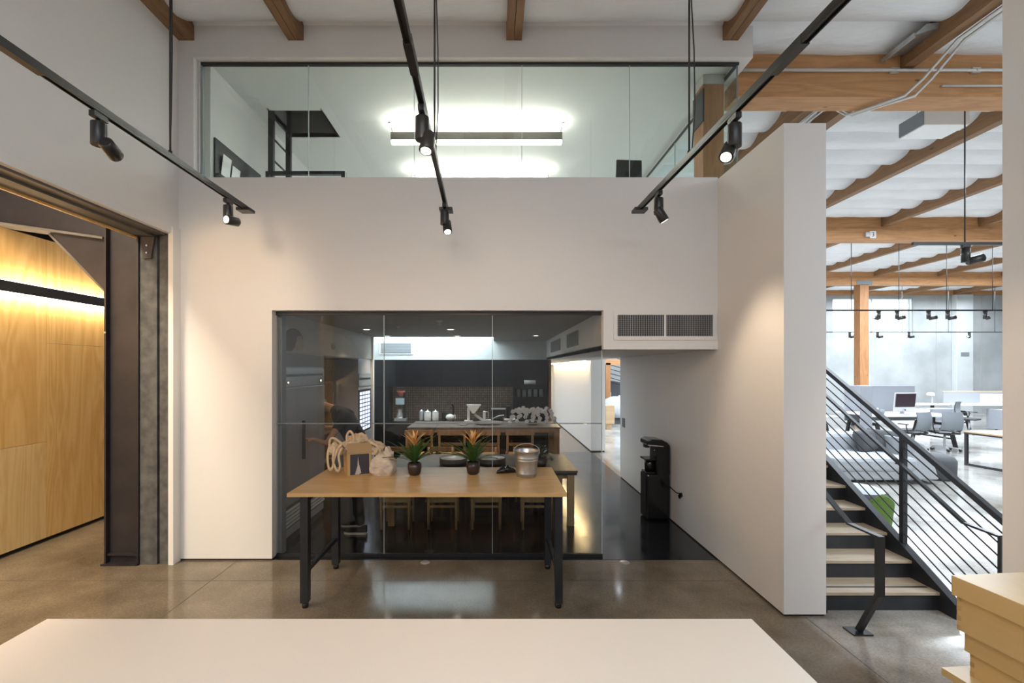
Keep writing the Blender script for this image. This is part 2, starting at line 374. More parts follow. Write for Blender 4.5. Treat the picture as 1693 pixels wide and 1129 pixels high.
# corridor and kitchen ceilings, mezzanine slab
struct('ceiling_corridor', B(KX1, 5.19, 2.37, X1, 19.5, 2.42), M['white'])
struct('wall_bulkhead', B(KX1, 5.30, 2.37, KX1+.05, 10.6, 2.809), M['white'])
struct('ceiling_kitchen', MB().box(-3.4, 5.30, KZ, KX1, 9.35, KZ+.06).box(0, 9.35, KZ, KX1, 10.6, KZ+.06), M['greyceil'])
struct('wall_kitchen_rear', B(-3.5, 10.6, 0, 1.30, 10.75, 3.55), M['ceilw'])
struct('wall_skylight', MB().box(-2.95, 9.30, KZ+.06, 0, 9.35, 3.5).box(0, 9.30, KZ+.06, .06, 10.6, 3.5).box(-3.0, 9.3, KZ, -2.82, 10.6, 3.5), M['white'])
struct('floor_mezzanine', MB().box(-3.5, 5.30, 3.5, 2.52, 10.75, 3.58), M['white'])
struct('wall_kitchen_left', MB().box(-3.55, 5.30, 0, -3.35, 10.6, KZ), M['brownw'])
# mezzanine room
struct('wall_mezzanine_left', B(-3.5, 5.30, WT, -3.30, 10.6, 5.72), M['white'])
struct('wall_mezzanine_rear', B(-3.5, 10.6, 3.58, 2.8, 10.75, 5.72), M['white'])
mc = MB().box(-3.52, 5.19, 5.70, -3.08, 10.6, 5.76).box(-3.08, 5.19, 5.70, -2.37, 6.25, 5.76).box(-3.08, 6.95, 5.70, -2.37, 10.6, 5.76).box(-2.37, 5.19, 5.70, 2.80, 10.6, 5.76)
struct('ceiling_mezzanine', mc, M['ceilw'])
struct('wall_hatch', MB().box(-3.10, 6.95, 5.7, -2.35, 6.97, 6.25).box(-2.37, 6.2, 5.7, -2.35, 6.97, 6.25).box(-3.1, 6.2, 5.7, -3.08, 6.97, 6.25).box(-3.1, 6.2, 6.2, -2.35, 6.97, 6.25), mat('hatch_grey', (.16, .16, .16), .7))
struct('wall_mezzanine_sill', B(2.80, 9.05, 3.58, 2.887, 10.75, 5.7), M['white'])
# plywood room on the left
pw = struct('wall_plywood', B(-5.75, .5, .05, -5.60, 9.5, 3.76), M['cardd'])
struct('trim_10', B(-5.74, .5, 0, -5.62, 9.5, .05), M['dark'])
ys = [.5, 2.01, 3.23, 4.45, 5.67, 6.89, 8.11, 9.5]
px_seam = 2
for i in range(len(ys)-1):
    a, b = ys[i]+.002, ys[i+1]-.002
    if b < 5.7 and a > 2:
        part(pw, 'panel', B(-5.60, a, .05, -5.575, b, 1.243), M['ply2'], label='paler lower plywood panel'); part(pw, 'panel', B(-5.60, a, 1.247, -5.575, b, 3.76), M['ply'])
    else:
        part(pw, 'panel', B(-5.60, a, .05, -5.575, b, 2.468), M['ply']); part(pw, 'panel', B(-5.60, a, 2.472, -5.575, b, 3.76), M['ply'])
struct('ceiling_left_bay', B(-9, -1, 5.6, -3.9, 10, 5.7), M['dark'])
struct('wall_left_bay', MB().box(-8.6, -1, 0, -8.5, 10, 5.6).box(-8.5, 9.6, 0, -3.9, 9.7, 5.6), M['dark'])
# office shell
conc = struct('wall_office_rear', MB().box(1.5, YE, 0, 16.40, YE+.3, 6.2).box(16.40, YE, 0, 20.3, YE+.3, 3.82).box(16.4, YE, 5.54, 20.3, YE+.3, 6.2).box(20.3, YE, 0, XE, YE+.3, 6.2), M['concrete'])
for xx in (13.6, 15.3, 16.9, 18.7, 21.0, 22.9, 25.0):
    pass
part(conc, 'pilaster', B(22.15, YE-.25, 0, 22.95, YE, 5.72), mat('pale_concrete', (.62, .64, .64), .8, noise_amt=.08, nscale=2), bev=.02)
for xx in (15.9, 21.4, 23.6, 25.2): part(conc, 'formwork_joint', B(xx, YE-.006, 0, xx+.025, YE, 5.7), M['conduit'])
part(conc, 'vent', B(22.35, YE-.28, 2.78, 22.72, YE-.25, 2.95), M['mesh'], label='small grey vent plate')
wn = struct('window_1', B(16.4, YE+.12, 3.82, 20.3, YE+.14, 5.54), M['glass'])
for xx in (16.4, 18.30, 20.25): part(wn, 'window_frame', B(xx, YE+.05, 3.82, xx+.05, YE+.12, 5.54), M['alu'])
struct('wall_office_right', B(XE-.2, YB, 0, XE, YE, 6.2), M['concrete'])
struct('wall_office_far_left', B(1.3, 19.5, 0, 2.9, 19.7, 3.5), M['white'])

# ---------------------------------------------------------------- glazing
w2 = struct('window_2', B(-3.34, 5.185, 5.62, 2.80, 5.225, 5.65), M['blackm'])       # mezzanine glazing, head track
part(w2, 'side_track', B(2.775, 5.225, 5.62, 2.80, 9.05, 5.65), M['blackm'])
gx = [-3.34, -2.116, -.906, .325, 1.556, 2.787]
for a, b in zip(gx[:-1], gx[1:]): part(w2, 'pane', B(a+.003, 5.20, 4.304, b-.003, 5.21, 5.62), M['glass'])
for a in gx[1:-1]: part(w2, 'joint', B(a-.003, 5.198, 4.304, a+.003, 5.212, 5.62), M['seam'])
for a, b in ((5.213, 6.99), (6.99, 8.75)): part(w2, 'pane', B(2.782, a+.003, 4.284, 2.792, b-.003, 5.62), M['glass'])
part(w2, 'joint', B(2.780, 5.198, 4.30, 2.794, 5.212, 5.62), M['mesh']); part(w2, 'joint', B(2.780, 6.987, 4.284, 2.794, 6.993, 5.62), M['seam'])
part(w2, 'jamb_strip', B(-3.345, 5.19, 4.304, -3.335, 5.22, 5.62), M['mesh'])
w3 = struct('window_3', B(KX0, 5.20, 2.765, KX1, 5.245, 2.809), M['blackm'])          # kitchen glazing, head track
part(w3, 'floor_track', B(KX0, 5.205, .004, 1.25, 5.235, .035), M['blackm'])
kx = [-2.489, -1.256, -.014, 1.242]
for a, b in zip(kx[:-1], kx[1:]):
    part(w3, 'pane', B(a+.002, 5.215, .035, b-.002, 5.225, 1.520), M['glassk']); part(w3, 'pane', B(a+.002, 5.215, 1.530, b-.002, 5.225, 2.765), M['glassk'])
for a in kx[1:]: part(w3, 'joint', B(a-.003, 5.213, .035, a+.003, 5.227, 2.765), M['seam'])
part(w3, 'joint', B(KX0, 5.213, 1.521, 1.242, 5.227, 1.529), M['mesh'])
part(w3, 'jamb_post', B(KX0-.001, 5.26, .004, KX0+.04, 5.37, 2.809), M['mesh'])

# ---------------------------------------------------------------- wall grille and vents
def grille(name, label, cx, w, z0, z1, y, nslat, frame, group=None):
    t = thing(name, label, 'vent', (cx, y, z0), group=group); h = z1-z0; fw = .042
    fr = MB().box(-w/2, -.012, 0, w/2, 0, fw).box(-w/2, -.012, h-fw, w/2, 0, h).box(-w/2, -.012, fw, -w/2+fw, 0, h-fw).box(w/2-fw, -.012, fw, w/2, 0, h-fw)
    part(t, 'frame', fr, frame)
    part(t, 'backing', B(-w/2+fw, .0, fw, w/2-fw, .012, h-fw), M['dark'])
    sl = MB(); iw = w-2*fw
    for i in range(nslat):
        x = -iw/2+iw*(i+.5)/nslat; sl.bar((x, -.005, fw), (x, -.005, h-fw), .0065, .004)
    part(t, 'slats', sl, M['galv'] if name != 'wall_grille' else mat('grille_grey', (.42, .42, .43), .5), kind='stuff')
    hb = MB()
    for j in range(11): z = fw+(h-2*fw)*(j+.5)/11; hb.box(-w/2+fw, -.003, z-.0018, w/2-fw, 0, z+.0018)
    part(t, 'blades', hb, M['mesh'], kind='stuff'); return t
t = grille('wall_grille', 'long white framed air grille in the bulkhead over the corridor', 1.925, 1.155, 2.475, 2.80, 5.109, 54, M['white'])
part(t, 'mullion', B(-.012, -.010, .042, .012, 0, .283), M['white'])
vk = thing('ceiling_vent', 'louvred vent on the bright wall above the black cabinets', 'vent', (-2.27, 10.598, 2.52))
part(vk, 'frame', MB().box(-.39, -.02, -.03, .39, 0, .27), M['white']); 
for j in range(8): part(vk, 'slat', B(-.35, -.03, j*.03+.005, .35, -.02, j*.03+.022), M['mesh'])
for (ya, yb, lab) in ((6.62, 7.6, 'nearer of the two side vents high on the kitchen bulkhead'), (8.4, 9.7, 'further of the two side vents high on the kitchen bulkhead')):
    t = thing('side_vent', lab, 'vent', (KX1, ya, 2.50), group='side vents on the kitchen bulkhead')
    part(t, 'frame', B(-.015, 0, 0, 0, yb-ya, .22), M['greyceil'])
    for j in range(7): part(t, 'slat', B(-.022, .05, .02+j*.027, -.015, yb-ya-.05, .034+j*.027), M['mesh'])

# ---------------------------------------------------------------- track lights
TZ = 3.75; SL = -.0226
def tx(xe, y): return xe - SL*(4.54-y)
def spotlight(xe, y, aim, label, power=0, size=1.0, cone=60, twist=0):
    x = tx(xe, y); t = thing('track_spotlight', label, 'spotlight', (x, y, TZ-.03), group='black track spotlights')
    part(t, 'adapter', MB().box(-.018, -.05, -.035, .018, .05, 0).cyl((0, 0, -.035), (0, 0, -.07), .014, n=12), M['track'])
    part(t, 'driver_housing', MB().cyl((0, 0, -.055), (0, 0, -.195), .041, n=24), M['track'], bev=.003)
    d = (Vector(aim)-Vector((x, y, TZ-.25))).normalized()
    side = Vector((0, 0, 1)).cross(d); side = side.normalized() if side.length > .01 else Vector((1, 0, 0))
    off = side*.06*(1 if twist == 0 else twist)+Vector((0, 0, -.205))
    a, b = off-d*.06, off+d*.07
    part(t, 'joint', MB().cyl((0, 0, -.18), tuple(off), .016, n=10), M['track'])
    part(t, 'head', MB().tube([a, a+d*.01, b-d*.004, b], [.030, .040, .043, .041], 24), M['track'])
    part(t, 'lens', MB().cyl(b-d*.002, b+d*.002, .031, n=20), M['spot'], label='glowing round lens')
    if power:
        l = bpy.data.lights.new('lamp', 'SPOT'); l.energy = power; l.color = (1.0, .76, .52); l.spot_size = math.radians(cone); l.spot_blend = .8; l.shadow_soft_size = .14
        o = bpy.data.objects.new('lamp', l); COL.objects.link(o); o.parent = t; o.location = b+d*.012; o.rotation_euler = d.to_track_quat('-Z', 'Y').to_euler()
    return t
for xe, lab, y0 in ((-2.47, 'left', -1.5), (-.471, 'middle', -1.5), (1.455, 'right', -1.5)):
    t = thing('lighting_track', {'left': 'black lighting track running beside the left wall', 'middle': 'black lighting track hanging over the wooden table', 'right': 'black lighting track running toward the white fin wall'}[lab], 'track light', (xe, 4.54, TZ), group='ceiling hung lighting tracks')
    e = (SL*(y0-4.54), y0-4.54, 0)
    prof = MB().bar((0, 0, .008), (e[0], e[1], .008), .036, .034).bar((-.014, 0, -.016), (e[0]-.014, e[1], -.016), .006, .014).bar((.014, 0, -.016), (e[0]+.014, e[1], -.016), .006, .014)
    part(t, 'rail', prof, M['track'])
    part(t, 'feed_box', MB().box(-.065, -.07, -.035, .065, .05, -.005), M['track'], bev=.003)
    for yy in (3.44, .9):
        xx = SL*(yy-4.54)
        part(t, 'stem', MB().cyl((xx, yy-4.54, .02), (xx, yy-4.54, 2.2), .0075, n=8).cyl((xx, yy-4.54, .02), (xx, yy-4.54, .05), .014, n=10), M['track'])
        if yy > 3:
            part(t, 'cable', MB().tube([(xx+.012, yy-4.56, .03), (xx+.03, yy-4.57, .35), (xx+.028, yy-4.56, .8), (xx+.012, yy-4.54, 1.25), (xx+.012, yy-4.54, 2.2)], .005, 6), M['track'])
    for yy in (2.2, -.2): part(t, 'coupler', MB().bar((SL*(yy-4.54), yy-4.54, -.002), (SL*(yy-4.30), yy-4.30, -.002), .043, .05), M['track'])
spotlight(-2.47, 2.80, (-3.0, 5.0, 2.9), 'spotlight at the left edge, turned to the right on the left track', 60, twist=-1)
spotlight(-2.47, 4.22, (-3.2, 2.2, 3.3), 'small lit spotlight near the far end of the left track', 10, twist=1)
spotlight(-.471, 2.74, (-.62, 2.2, 1.6), 'spotlight aimed down from the middle track in front of the long pendant', 22, twist=.6)
spotlight(-.471, 4.34, (-.2, 3.4, 1.4), 'lit spotlight beside the feed box ending the middle track', 14, twist=.4)
spotlight(1.455, 2.82, (.6, 1.9, 1.9), 'lit spotlight hanging at the right track just below the glass corner', 22, twist=-.6)
spotlight(1.455, 4.04, (2.52, 4.22, 1.9), 'spotlight turned right beside the feed box of the right track', 75, twist=-.5)
spotlight(1.455, 1.15, (3.58, 3.1, 1.5), 'spotlight overhead washing the right wall from the right track', 130, cone=46)
spotlight(-.471, 1.2, (.2, 5.1, 1.6), 'spotlight overhead on the near end of the middle track', 80, cone=75)
spotlight(-2.47, 1.2, (-2.6, 5.1, 1.0), 'spotlight overhead on the near end of the left track', 60, cone=75)

# ---------------------------------------------------------------- mezzanine contents
for yy, lab in ((6.56, 'nearer long linear pendant behind the upper glazing'), (8.09, 'further long linear pendant low behind the upper sill')):
    t = thing('linear_pendant', lab, 'pendant light', (-.245, yy, 5.40), group='linear pendants in the mezzanine room')
    part(t, 'housing', B(-1.23, -.045, .035, 1.23, .045, .145), mat('pendant_grey', (.16, .145, .125), .5))
    part(t, 'lower_diffuser', B(-1.225, -.04, -.0, 1.225, .04, .035), M['ledn'])
    part(t, 'upper_diffuser', B(-1.2, -.035, .145, 1.2, .035, .150), M['ledn2'])
    for sx in (-1, 1):
        part(t, 'suspension_wire', MB().cyl((sx*1.21, 0, .14), (sx*1.24, .0, .30), .004, n=6), M['track'])
        part(t, 'ceiling_cup', MB().cyl((sx*1.24, 0, .285), (sx*1.24, 0, .30), .03, n=12), M['conduit'])
t = thing('ladder', 'black roof ladder rising into the grey ceiling hatch upstairs', 'ladder', (-3.07, 6.25, 3.58))
for a in (0, .53): part(t, 'rail', B(-.03, a, 0, .04, a+.055, 2.65), M['charcoal'])
for j in range(8): part(t, 'rung', MB().cyl((0, .05, .28+j*.30), (0, .54, .28+j*.30), .014, n=8), M['charcoal'])
t = thing('guard_shelf', 'low black ledge running from the foot of the ladder', 'shelf', (-3.10, 6.18, 4.30))
part(t, 'top', B(0, 0, .50, 1.08, .06, .54), M['charcoal']); part(t, 'support', B(0, 0, -.72, .05, .06, .5), M['charcoal']); part(t, 'support', B(1.03, 0, -.72, 1.08, .06, .5), M['charcoal'])
t = thing('magazine_rack', 'black wall rack holding papers beyond the left end of the glazing', 'rack', (-3.298, 5.36, 4.1))
part(t, 'board', B(0, 0, 0, .02, 1.05, .78), M['charcoal']); part(t, 'ledge', B(.02, .0, .33, .07, 1.05, .36), M['charcoal'])
for i, (ya, z0, hh) in enumerate(((.10, .36, .27), (.30, .36, .22), (.62, .36, .19))):
    solo('paper_sheet', MB().obox((0, .08, hh/2), (.004, .17, hh), Matrix.Rotation(.12, 3, 'Y')), M['whitegloss'], ['tallest white sheet in the black wall rack', 'middle white sheet in the black wall rack', 'smallest white sheet at the right of the black wall rack'][i], 'paper', (-3.255, 5.36+ya, 4.1+z0), group='sheets in the wall rack')
t = thing('desk_monitor', 'dark monitor back showing above the upper sill at right', 'monitor', (1.74, 5.9, 4.24))
part(t, 'casing', MB().prism([(-.16, .22), (.19, .22), (.185, .62), (-.145, .63)], 'Y', 0, .04), M['blackm'], bev=.01)
part(t, 'stand', MB().box(-.03, .04, -.02, .03, .07, .3).box(-.12, -.03, -.02, .12, .12, 0), M['blackm'])
t = thing('mezzanine_desk', 'desk edge under the monitor behind the upper sill', 'desk', (1.6, 5.9, 3.58))
part(t, 'top', B(-.7, -.3, .61, .7, .3, .64), M['whitegloss'])
for a in (-.65, .65): part(t, 'leg', B(a-.02, -.02, 0, a+.02, .02, .61), M['blackm'])
t = thing('timber_post', 'timber post standing inside the glass corner upstairs', 'post', (2.65, 5.60, 4.29))
part(t, 'shaft', B(-.125, -.12, 0, .125, .13, 1.29), M['post']); part(t, 'steel_bracket', B(-.135, -.13, .84, -.115, .14, 1.24), M['blackm']); part(t, 'cap_plate', B(-.13, -.13, 1.29, .13, .14, 1.40), M['conduit'])

# ---------------------------------------------------------------- left opening steelwork
t = thing('steel_column', 'dark steel H-column at the far side of the garage opening', 'column', (-4.10, 5.13, 0))
part(t, 'flange', B(-.165, -.15, .02, -.145, .15, 5.0), M['steel_dark']); part(t, 'flange', B(.19, -.15, .02, .21, .15, 5.0), M['steel_dark'])
part(t, 'web', B(-.145, -.10, .02, .19, -.08, 5.0), M['steel_dark']); part(t, 'base_plate', B(-.19, -.17, 0, .21, .18, .02), M['steel_dark'])
part(t, 'stiffener', B(-.145, -.135, .10, .19, -.10, .12), M['steel_dark'])
part(t, 'bolt', MB().cyl((-.155, -.155, 2.55), (-.155, -.145, 2.55), .012, n=8), M['galv'])
t = thing('steel_rafter', 'dark steel rafter with knee gusset left of the column', 'beam', (-4.285, 5.13, 3.5))
def zr(x): return -(x+4.27)*.143 if False else (-(x))*.143
part(t, 'web', MB().prism([(-1.27, zr(-1.27)+.10), (0, .10), (0, .72), (-1.27, zr(-1.27)+.68)], 'Y', -.09, -.07), M['steel_dark'])
part(t, 'flange', MB().prism([(-1.27, zr(-1.27)+.075), (0, .075), (0, .10), (-1.27, zr(-1.27)+.10)], 'Y', -.15, .1), M['channel'])
part(t, 'gusset', MB().prism([(-.62, zr(-.62)+.075), (0, .075), (0, -.50)], 'Y', -.10, -.08), M['steel_dark'])
part(t, 'brace', MB().bar((-.66, -.05, zr(-.66)+.06), (-.0, -.05, -.52), .05, .025), M['channel'])
t = thing('door_track_bracket', 'small dark steel bracket under the head of the garage opening', 'bracket', (-3.84, 4.975, 3.36))
part(t, 'plate', MB().prism([(-.02, .24), (.13, .24), (.09, 0), (0, 0)], 'Y', 0, .02), M['cladding']); part(t, 'flange', B(-.05, -.06, .235, .14, .02, .25), M['cladding'])
for z in (.06, .14): part(t, 'bolt', MB().cyl((.05, -.012, z), (.05, 0, z), .010, n=8), M['galv'])
t = thing('linear_wall_light', 'long black wall light glowing along the plywood', 'wall light', (-5.50, 3.0, 3.0))
part(t, 'housing', B(-.04, -2.5, .02, .04, 6.0, .145), M['blackm']); part(t, 'lower_diffuser', B(-.035, -2.5, 0, .035, 6.0, .02), M['ledw'], label='glowing lower strip')
part(t, 'upper_diffuser', B(-.035, -2.5, .145, .035, 6.0, .150), M['ledw'], label='glowing upper strip'); part(t, 'wall_plate', B(-.072, -2.5, .06, -.04, 6.0, .10), M['blackm'])

# ---------------------------------------------------------------- wooden table and what stands on it
t = thing('work_table', 'tall oak table on dark steel legs in front of the kitchen glass', 'table', (-.58, 4.6, 0))
bd = [(-1.262, -.54), (1.235, -.54), (1.235, .545), (-1.27, .545)]
nb = 8
for i in range(nb):
    ya, yb = -.54+1.085*i/nb, -.54+1.085*(i+1)/nb-.0008
    part(t, 'top_board', B(-1.265, ya, 1.008, 1.235, yb, 1.04), M['oak'])
for sx in (-1.12, 1.165):
    for sy in (-.49, .31):
        part(t, 'leg', B(sx-.035, sy-.035, .05, sx+.035, sy+.035, 1.008), M['blackm'] if False else M['charcoal'])
        part(t, 'caster', MB().lathe([(0, 0), (.028, 0), (.03, .03), (.015, .05), (0, .05)], (sx, sy, 0), 12), M['plastic'])
    part(t, 'stretcher', MB().box(sx-.018, -.49, .30, sx+.018, .31, .34), M['charcoal'])
    part(t, 'stretcher', MB().box(sx-.02, -.49, .95, sx+.02, .31, 1.008), M['charcoal'])
part(t, 'apron', MB().box(-1.12, .30, .955, 1.165, .33, 1.005), M['charcoal'])
TT = 1.04
def bromeliad(x, y, lab, seed):
    random.seed(seed)
    t = thing('potted_bromeliad', lab, 'potted plant', (x, y, TT), group='bromeliads on the oak table')
    part(t, 'pot', MB().lathe([(0, 0), (.048, 0), (.062, .02), (.072, .075), (.070, .128), (.064, .128), (.062, .11), (0, .11)], n=28), M['pot'])
    part(t, 'soil', MB().lathe([(.062, .113), (0, .118)], n=16), M['soil'])
    for i in range(20):
        a = 2*PI*i*.382+random.uniform(-.2, .2); L = random.uniform(.22, .36); up = .95-.6*(i % 5)/5+random.uniform(-.1, .1)
        def fn(u, v, a=a, L=L, up=up):
            s = v*L; r = s*math.cos(up*1.3) + .35*s*v; z = .12+s*math.sin(up*1.3)-.55*(s*v)*(1.1-up)
            w = .017*(1-v**3)*(.6+.8*min(v*3, 1)); o = (u-.5)*2*w; dz = abs(u-.5)*.012
            return (math.cos(a)*r-math.sin(a)*o, math.sin(a)*r+math.cos(a)*o, z+dz)
        part(t, 'leaf', MB().grid(fn, 2, 7), M['leaf'])
    part(t, 'stem', MB().tube([(0, 0, .12), (.005, 0, .28), (0, 0, .38)], .009, 8), M['leaf'])
    for i in range(16):
        a = 2*PI*i*.382; hgt = .30+.004*i; L = .145-.002*i; tl = .80+.03*i
        def fn(u, v, a=a, hgt=hgt, L=L, tl=tl):
            s = v*L; o = (u-.5)*2*.013*math.sin(PI*min(v*.9+.12, 1)); r = .006+s*math.cos(tl*1.15)*1.5*(.5+v); z = hgt+s*math.sin(tl*1.15)
            return (math.cos(a)*r-math.sin(a)*o, math.sin(a)*r+math.cos(a)*o, z)
        part(t, 'bract', MB().grid(fn, 2, 4), M['bract'] if i % 3 else M['bractp'])
bromeliad(-.828, 4.77, 'bromeliad in a dark pot nearest the cotton bags', 3)
bromeliad(-.217, 4.81, 'bromeliad in a dark pot left of the metal bucket', 11)
t = thing('metal_bucket', 'galvanised bucket with a wire handle on the oak table', 'bucket', (.342, 4.72, TT))
part(t, 'body', MB().lathe([(0, .004), (.094, .004), (.097, 0), (.101, .004), (.104, .03), (.107, .034), (.105, .04), (.117, .165), (.121, .17), (.118, .176), (.120, .19), (.124, .195), (.121, .2), (.131, .262), (.137, .266), (.133, .272), (.127, .262), (.098, .012), (0, .012)], n=40), M['galv'])
part(t, 'handle', MB().tube([(math.cos(a)*.134, -.02+.02*math.sin(a), .262+.075*math.sin(a)) for a in [PI*i/14 for i in range(15)]], .003, 6), M['galv'])
for sx in (-1, 1): part(t, 'ear', MB().box(sx*.130-.006, -.018, .235, sx*.130+.006, .018, .275), M['galv'])
gl = MB().grid(lambda u, v: ((v-.5)*.22, .055*math.sin(PI*v)**.6*math.cos(2*PI*u)+.01*noise.noise((u*3, v*9, 1)), .0+max(0, .045*math.sin(PI*v)**.6*(1+math.sin(2*PI*u))/1.2*(1+.5*noise.noise((u*4, v*8, 2))))), 14, 18)
solo('crumpled_gloves', gl, M['plastic'], 'crumpled black rubber gloves lying left of the bucket', 'gloves', (.135, 4.86, TT+.001), .25)
# cardboard box with printed panel
t = thing('cardboard_box', 'brown cardboard box with a dark printed panel, stuffed with bags', 'box', (-1.46, 4.88, TT), .42)
bw, bdp, bh = .125, .15, .235
bx = MB().box(-bw, -bdp, 0, bw, -bdp+.005, bh).box(-bw, bdp-.005, 0, bw, bdp, bh).box(-bw, -bdp, 0, -bw+.005, bdp, bh).box(bw-.005, -bdp, 0, bw, bdp, bh).box(-bw, -bdp, 0, bw, bdp, .005)
part(t, 'body', bx, M['card'])
part(t, 'flap', MB().obox((0, -bdp-.001, bh+.05), (2*bw, .005, .11), Matrix.Rotation(-.06, 3, 'X')), M['cardd'], label='upright front flap')
part(t, 'flap', MB().obox((-bw-.02, 0, bh+.03), (.005, 2*bdp-.03, .08), Matrix.Rotation(-.5, 3, 'Y')), M['cardd'])
part(t, 'printed_panel', B(-.092, -bdp-.0025, .012, .098, -bdp-.0005, .222), M['printd'], label='dark picture with a pale upright shape')
part(t, 'printed_shape', MB().prism([(-.045, .014), (.0, .014), (.018, .03), (-.004, .12), (-.014, .20), (-.02, .10)], 'Y', -bdp-.0032, -bdp-.0026), M['printw'])
def cloth(cx, cy, cz, rx, ry, rz_, seed, rough=.35, n=26, m=16, base=True):
    def fn(u, v):
        a = 2*PI*u; th = PI*.5*(v*1.35); th = min(th, PI*.68)
        q = noise.noise((math.cos(a)*1.7, math.sin(a)*1.7, v*3+seed)); q2 = noise.noise((math.cos(a)*4.5, math.sin(a)*4.5, v*7+seed)); q3 = abs(noise.noise((math.cos(a)*3+seed, math.sin(a)*3, v*9)))
        q4 = abs(noise.noise((math.cos(a)*7+seed, math.sin(a)*7, v*14+seed))); k = 1+rough*.8*q+rough*.3*q2-rough*.5*q3-rough*.22*q4+rough*.24*math.sin(8*a+7*q+6*v+seed)*v
        return (cx+rx*math.sin(th)*math.cos(a)*k, cy+ry*math.sin(th)*math.sin(a)*k, cz+rz_*math.cos(th)*k)
    return MB().grid(fn, n, m)
def strapband(pts, w=.022):
    mb = MB(); P_ = [Vector(p) for p in pts]
    # smooth resample
    R_ = []
    for i in range(len(P_)-1):
        p0 = P_[max(i-1, 0)]; p1 = P_[i]; p2 = P_[i+1]; p3 = P_[min(i+2, len(P_)-1)]
        for k in range(5):
            t_ = k/5; R_.append(.5*((2*p1)+(-p0+p2)*t_+(2*p0-5*p1+4*p2-p3)*t_*t_+(-p0+3*p1-3*p2+p3)*t_**3))
    R_.append(P_[-1])
    vs = []; 
    for i, p in enumerate(R_):
        d = (R_[min(i+1, len(R_)-1)]-R_[max(i-1, 0)]).normalized(); sd = d.cross(Vector((.15, -1, .25))).normalized()*w/2; th = Vector((0, -.0015, 0))
        vs += [p-sd+th, p+sd+th, p+sd-th, p-sd-th]
    n = len(R_); fs = [(i*4+k, i*4+(k+1) % 4, i*4+4+(k+1) % 4, i*4+4+k) for i in range(n-1) for k in range(4)]
    mb.add(vs, fs, True); return mb
random.seed(5)
bags = [(-1.50, 4.86, 1.30, .16, .13, .145, 'topmost'), (-1.62, 4.80, 1.30, .11, .10, .10, 'left'), (-1.36, 4.90, 1.28, .15, .12, .12, 'right')]
tg = 'cotton tote bags heaped in the cardboard box'
def tote(nm, lab, c, r, seed, straps):
    t = thing(nm, lab, 'bag', c, group=tg)
    part(t, 'body', cloth(0, 0, -.02, *r, seed, .5, 56, 30), M['canvas'], sub=1)
    for s_ in straps: part(t, 'strap', strapband(s_), M['canvas'])
tote('tote_bag', 'crumpled cotton tote bag at the top of the heap in the cardboard box', (-1.47, 4.85, 1.36), (.15, .12, .12), 3.3,
     [[(-.06, -.10, .03), (-.055, -.12, .10), (-.02, -.13, .145), (.015, -.13, .10), (.01, -.11, .02)]])
tote('tote_bag', 'crumpled cotton tote bag spilling left with straps hanging to the table', (-1.64, 4.80, 1.32), (.11, .10, .085), 9.1,
     [[(-.06, -.06, .05), (-.075, -.09, -.03), (-.07, -.11, -.12), (-.05, -.12, -.20), (-.02, -.12, -.19), (.0, -.12, -.10), (.03, -.10, .0), (.07, -.09, .05)],
      [(.0, -.10, .02), (-.01, -.13, -.10), (.02, -.135, -.19), (.05, -.14, -.215), (.065, -.135, -.16), (.05, -.13, -.06), (.08, -.11, .02)],
      [(-.08, -.04, .03), (-.06, -.06, .10), (-.01, -.08, .11), (.06, -.08, .06), (.10, -.07, .02)]])
tote('tote_bag', 'crumpled cotton tote bag slumping over the right side of the cardboard box', (-1.30, 4.90, 1.29), (.14, .11, .11), 5.7,
     [[(-.05, -.09, .05), (-.02, -.11, .08), (.04, -.11, .07), (.09, -.10, .02), (.12, -.08, -.08)]])
t = thing('cotton_bag', 'filled pale cotton bag standing right of the cardboard box', 'bag', (-1.165, 4.80, TT))
def bagfn(u, v):
    a = 2*PI*u; z = v; prof = [.118, .142, .146, .140, .125, .095, .05][min(int(v*6), 5)]*(1-(v*6 % 1))+[.118, .142, .146, .140, .125, .095, .05][min(int(v*6)+1, 6)]*(v*6 % 1)
    if v >= .999: prof = .03
    q = noise.noise((math.cos(a)*2, math.sin(a)*2, v*4)); q2 = abs(noise.noise((math.cos(a)*5, math.sin(a)*5, v*6+4)))
    k = 1+.13*q-.14*q2*min(1, v*3)-.09*abs(noise.noise((math.cos(a)*9, math.sin(a)*9, v*12))); sq = 1/(max(abs(math.cos(a)), abs(math.sin(a)))**.45)
    return (prof*math.cos(a)*k*sq, prof*.75*math.sin(a)*k*sq, .225*z+.02*q*v)
part(t, 'body', MB().grid(bagfn, 40, 20), M['canvas2'], sub=1)
part(t, 'knot', cloth(.05, -.02, .20, .06, .04, .08, 2.2, .5), M['canvas2'])
part(t, 'faded_print', MB().grid(lambda u, v: (-.09+.07*u, -.131-.0*v, .105+.012*v), 3, 1), M['canvas2'])

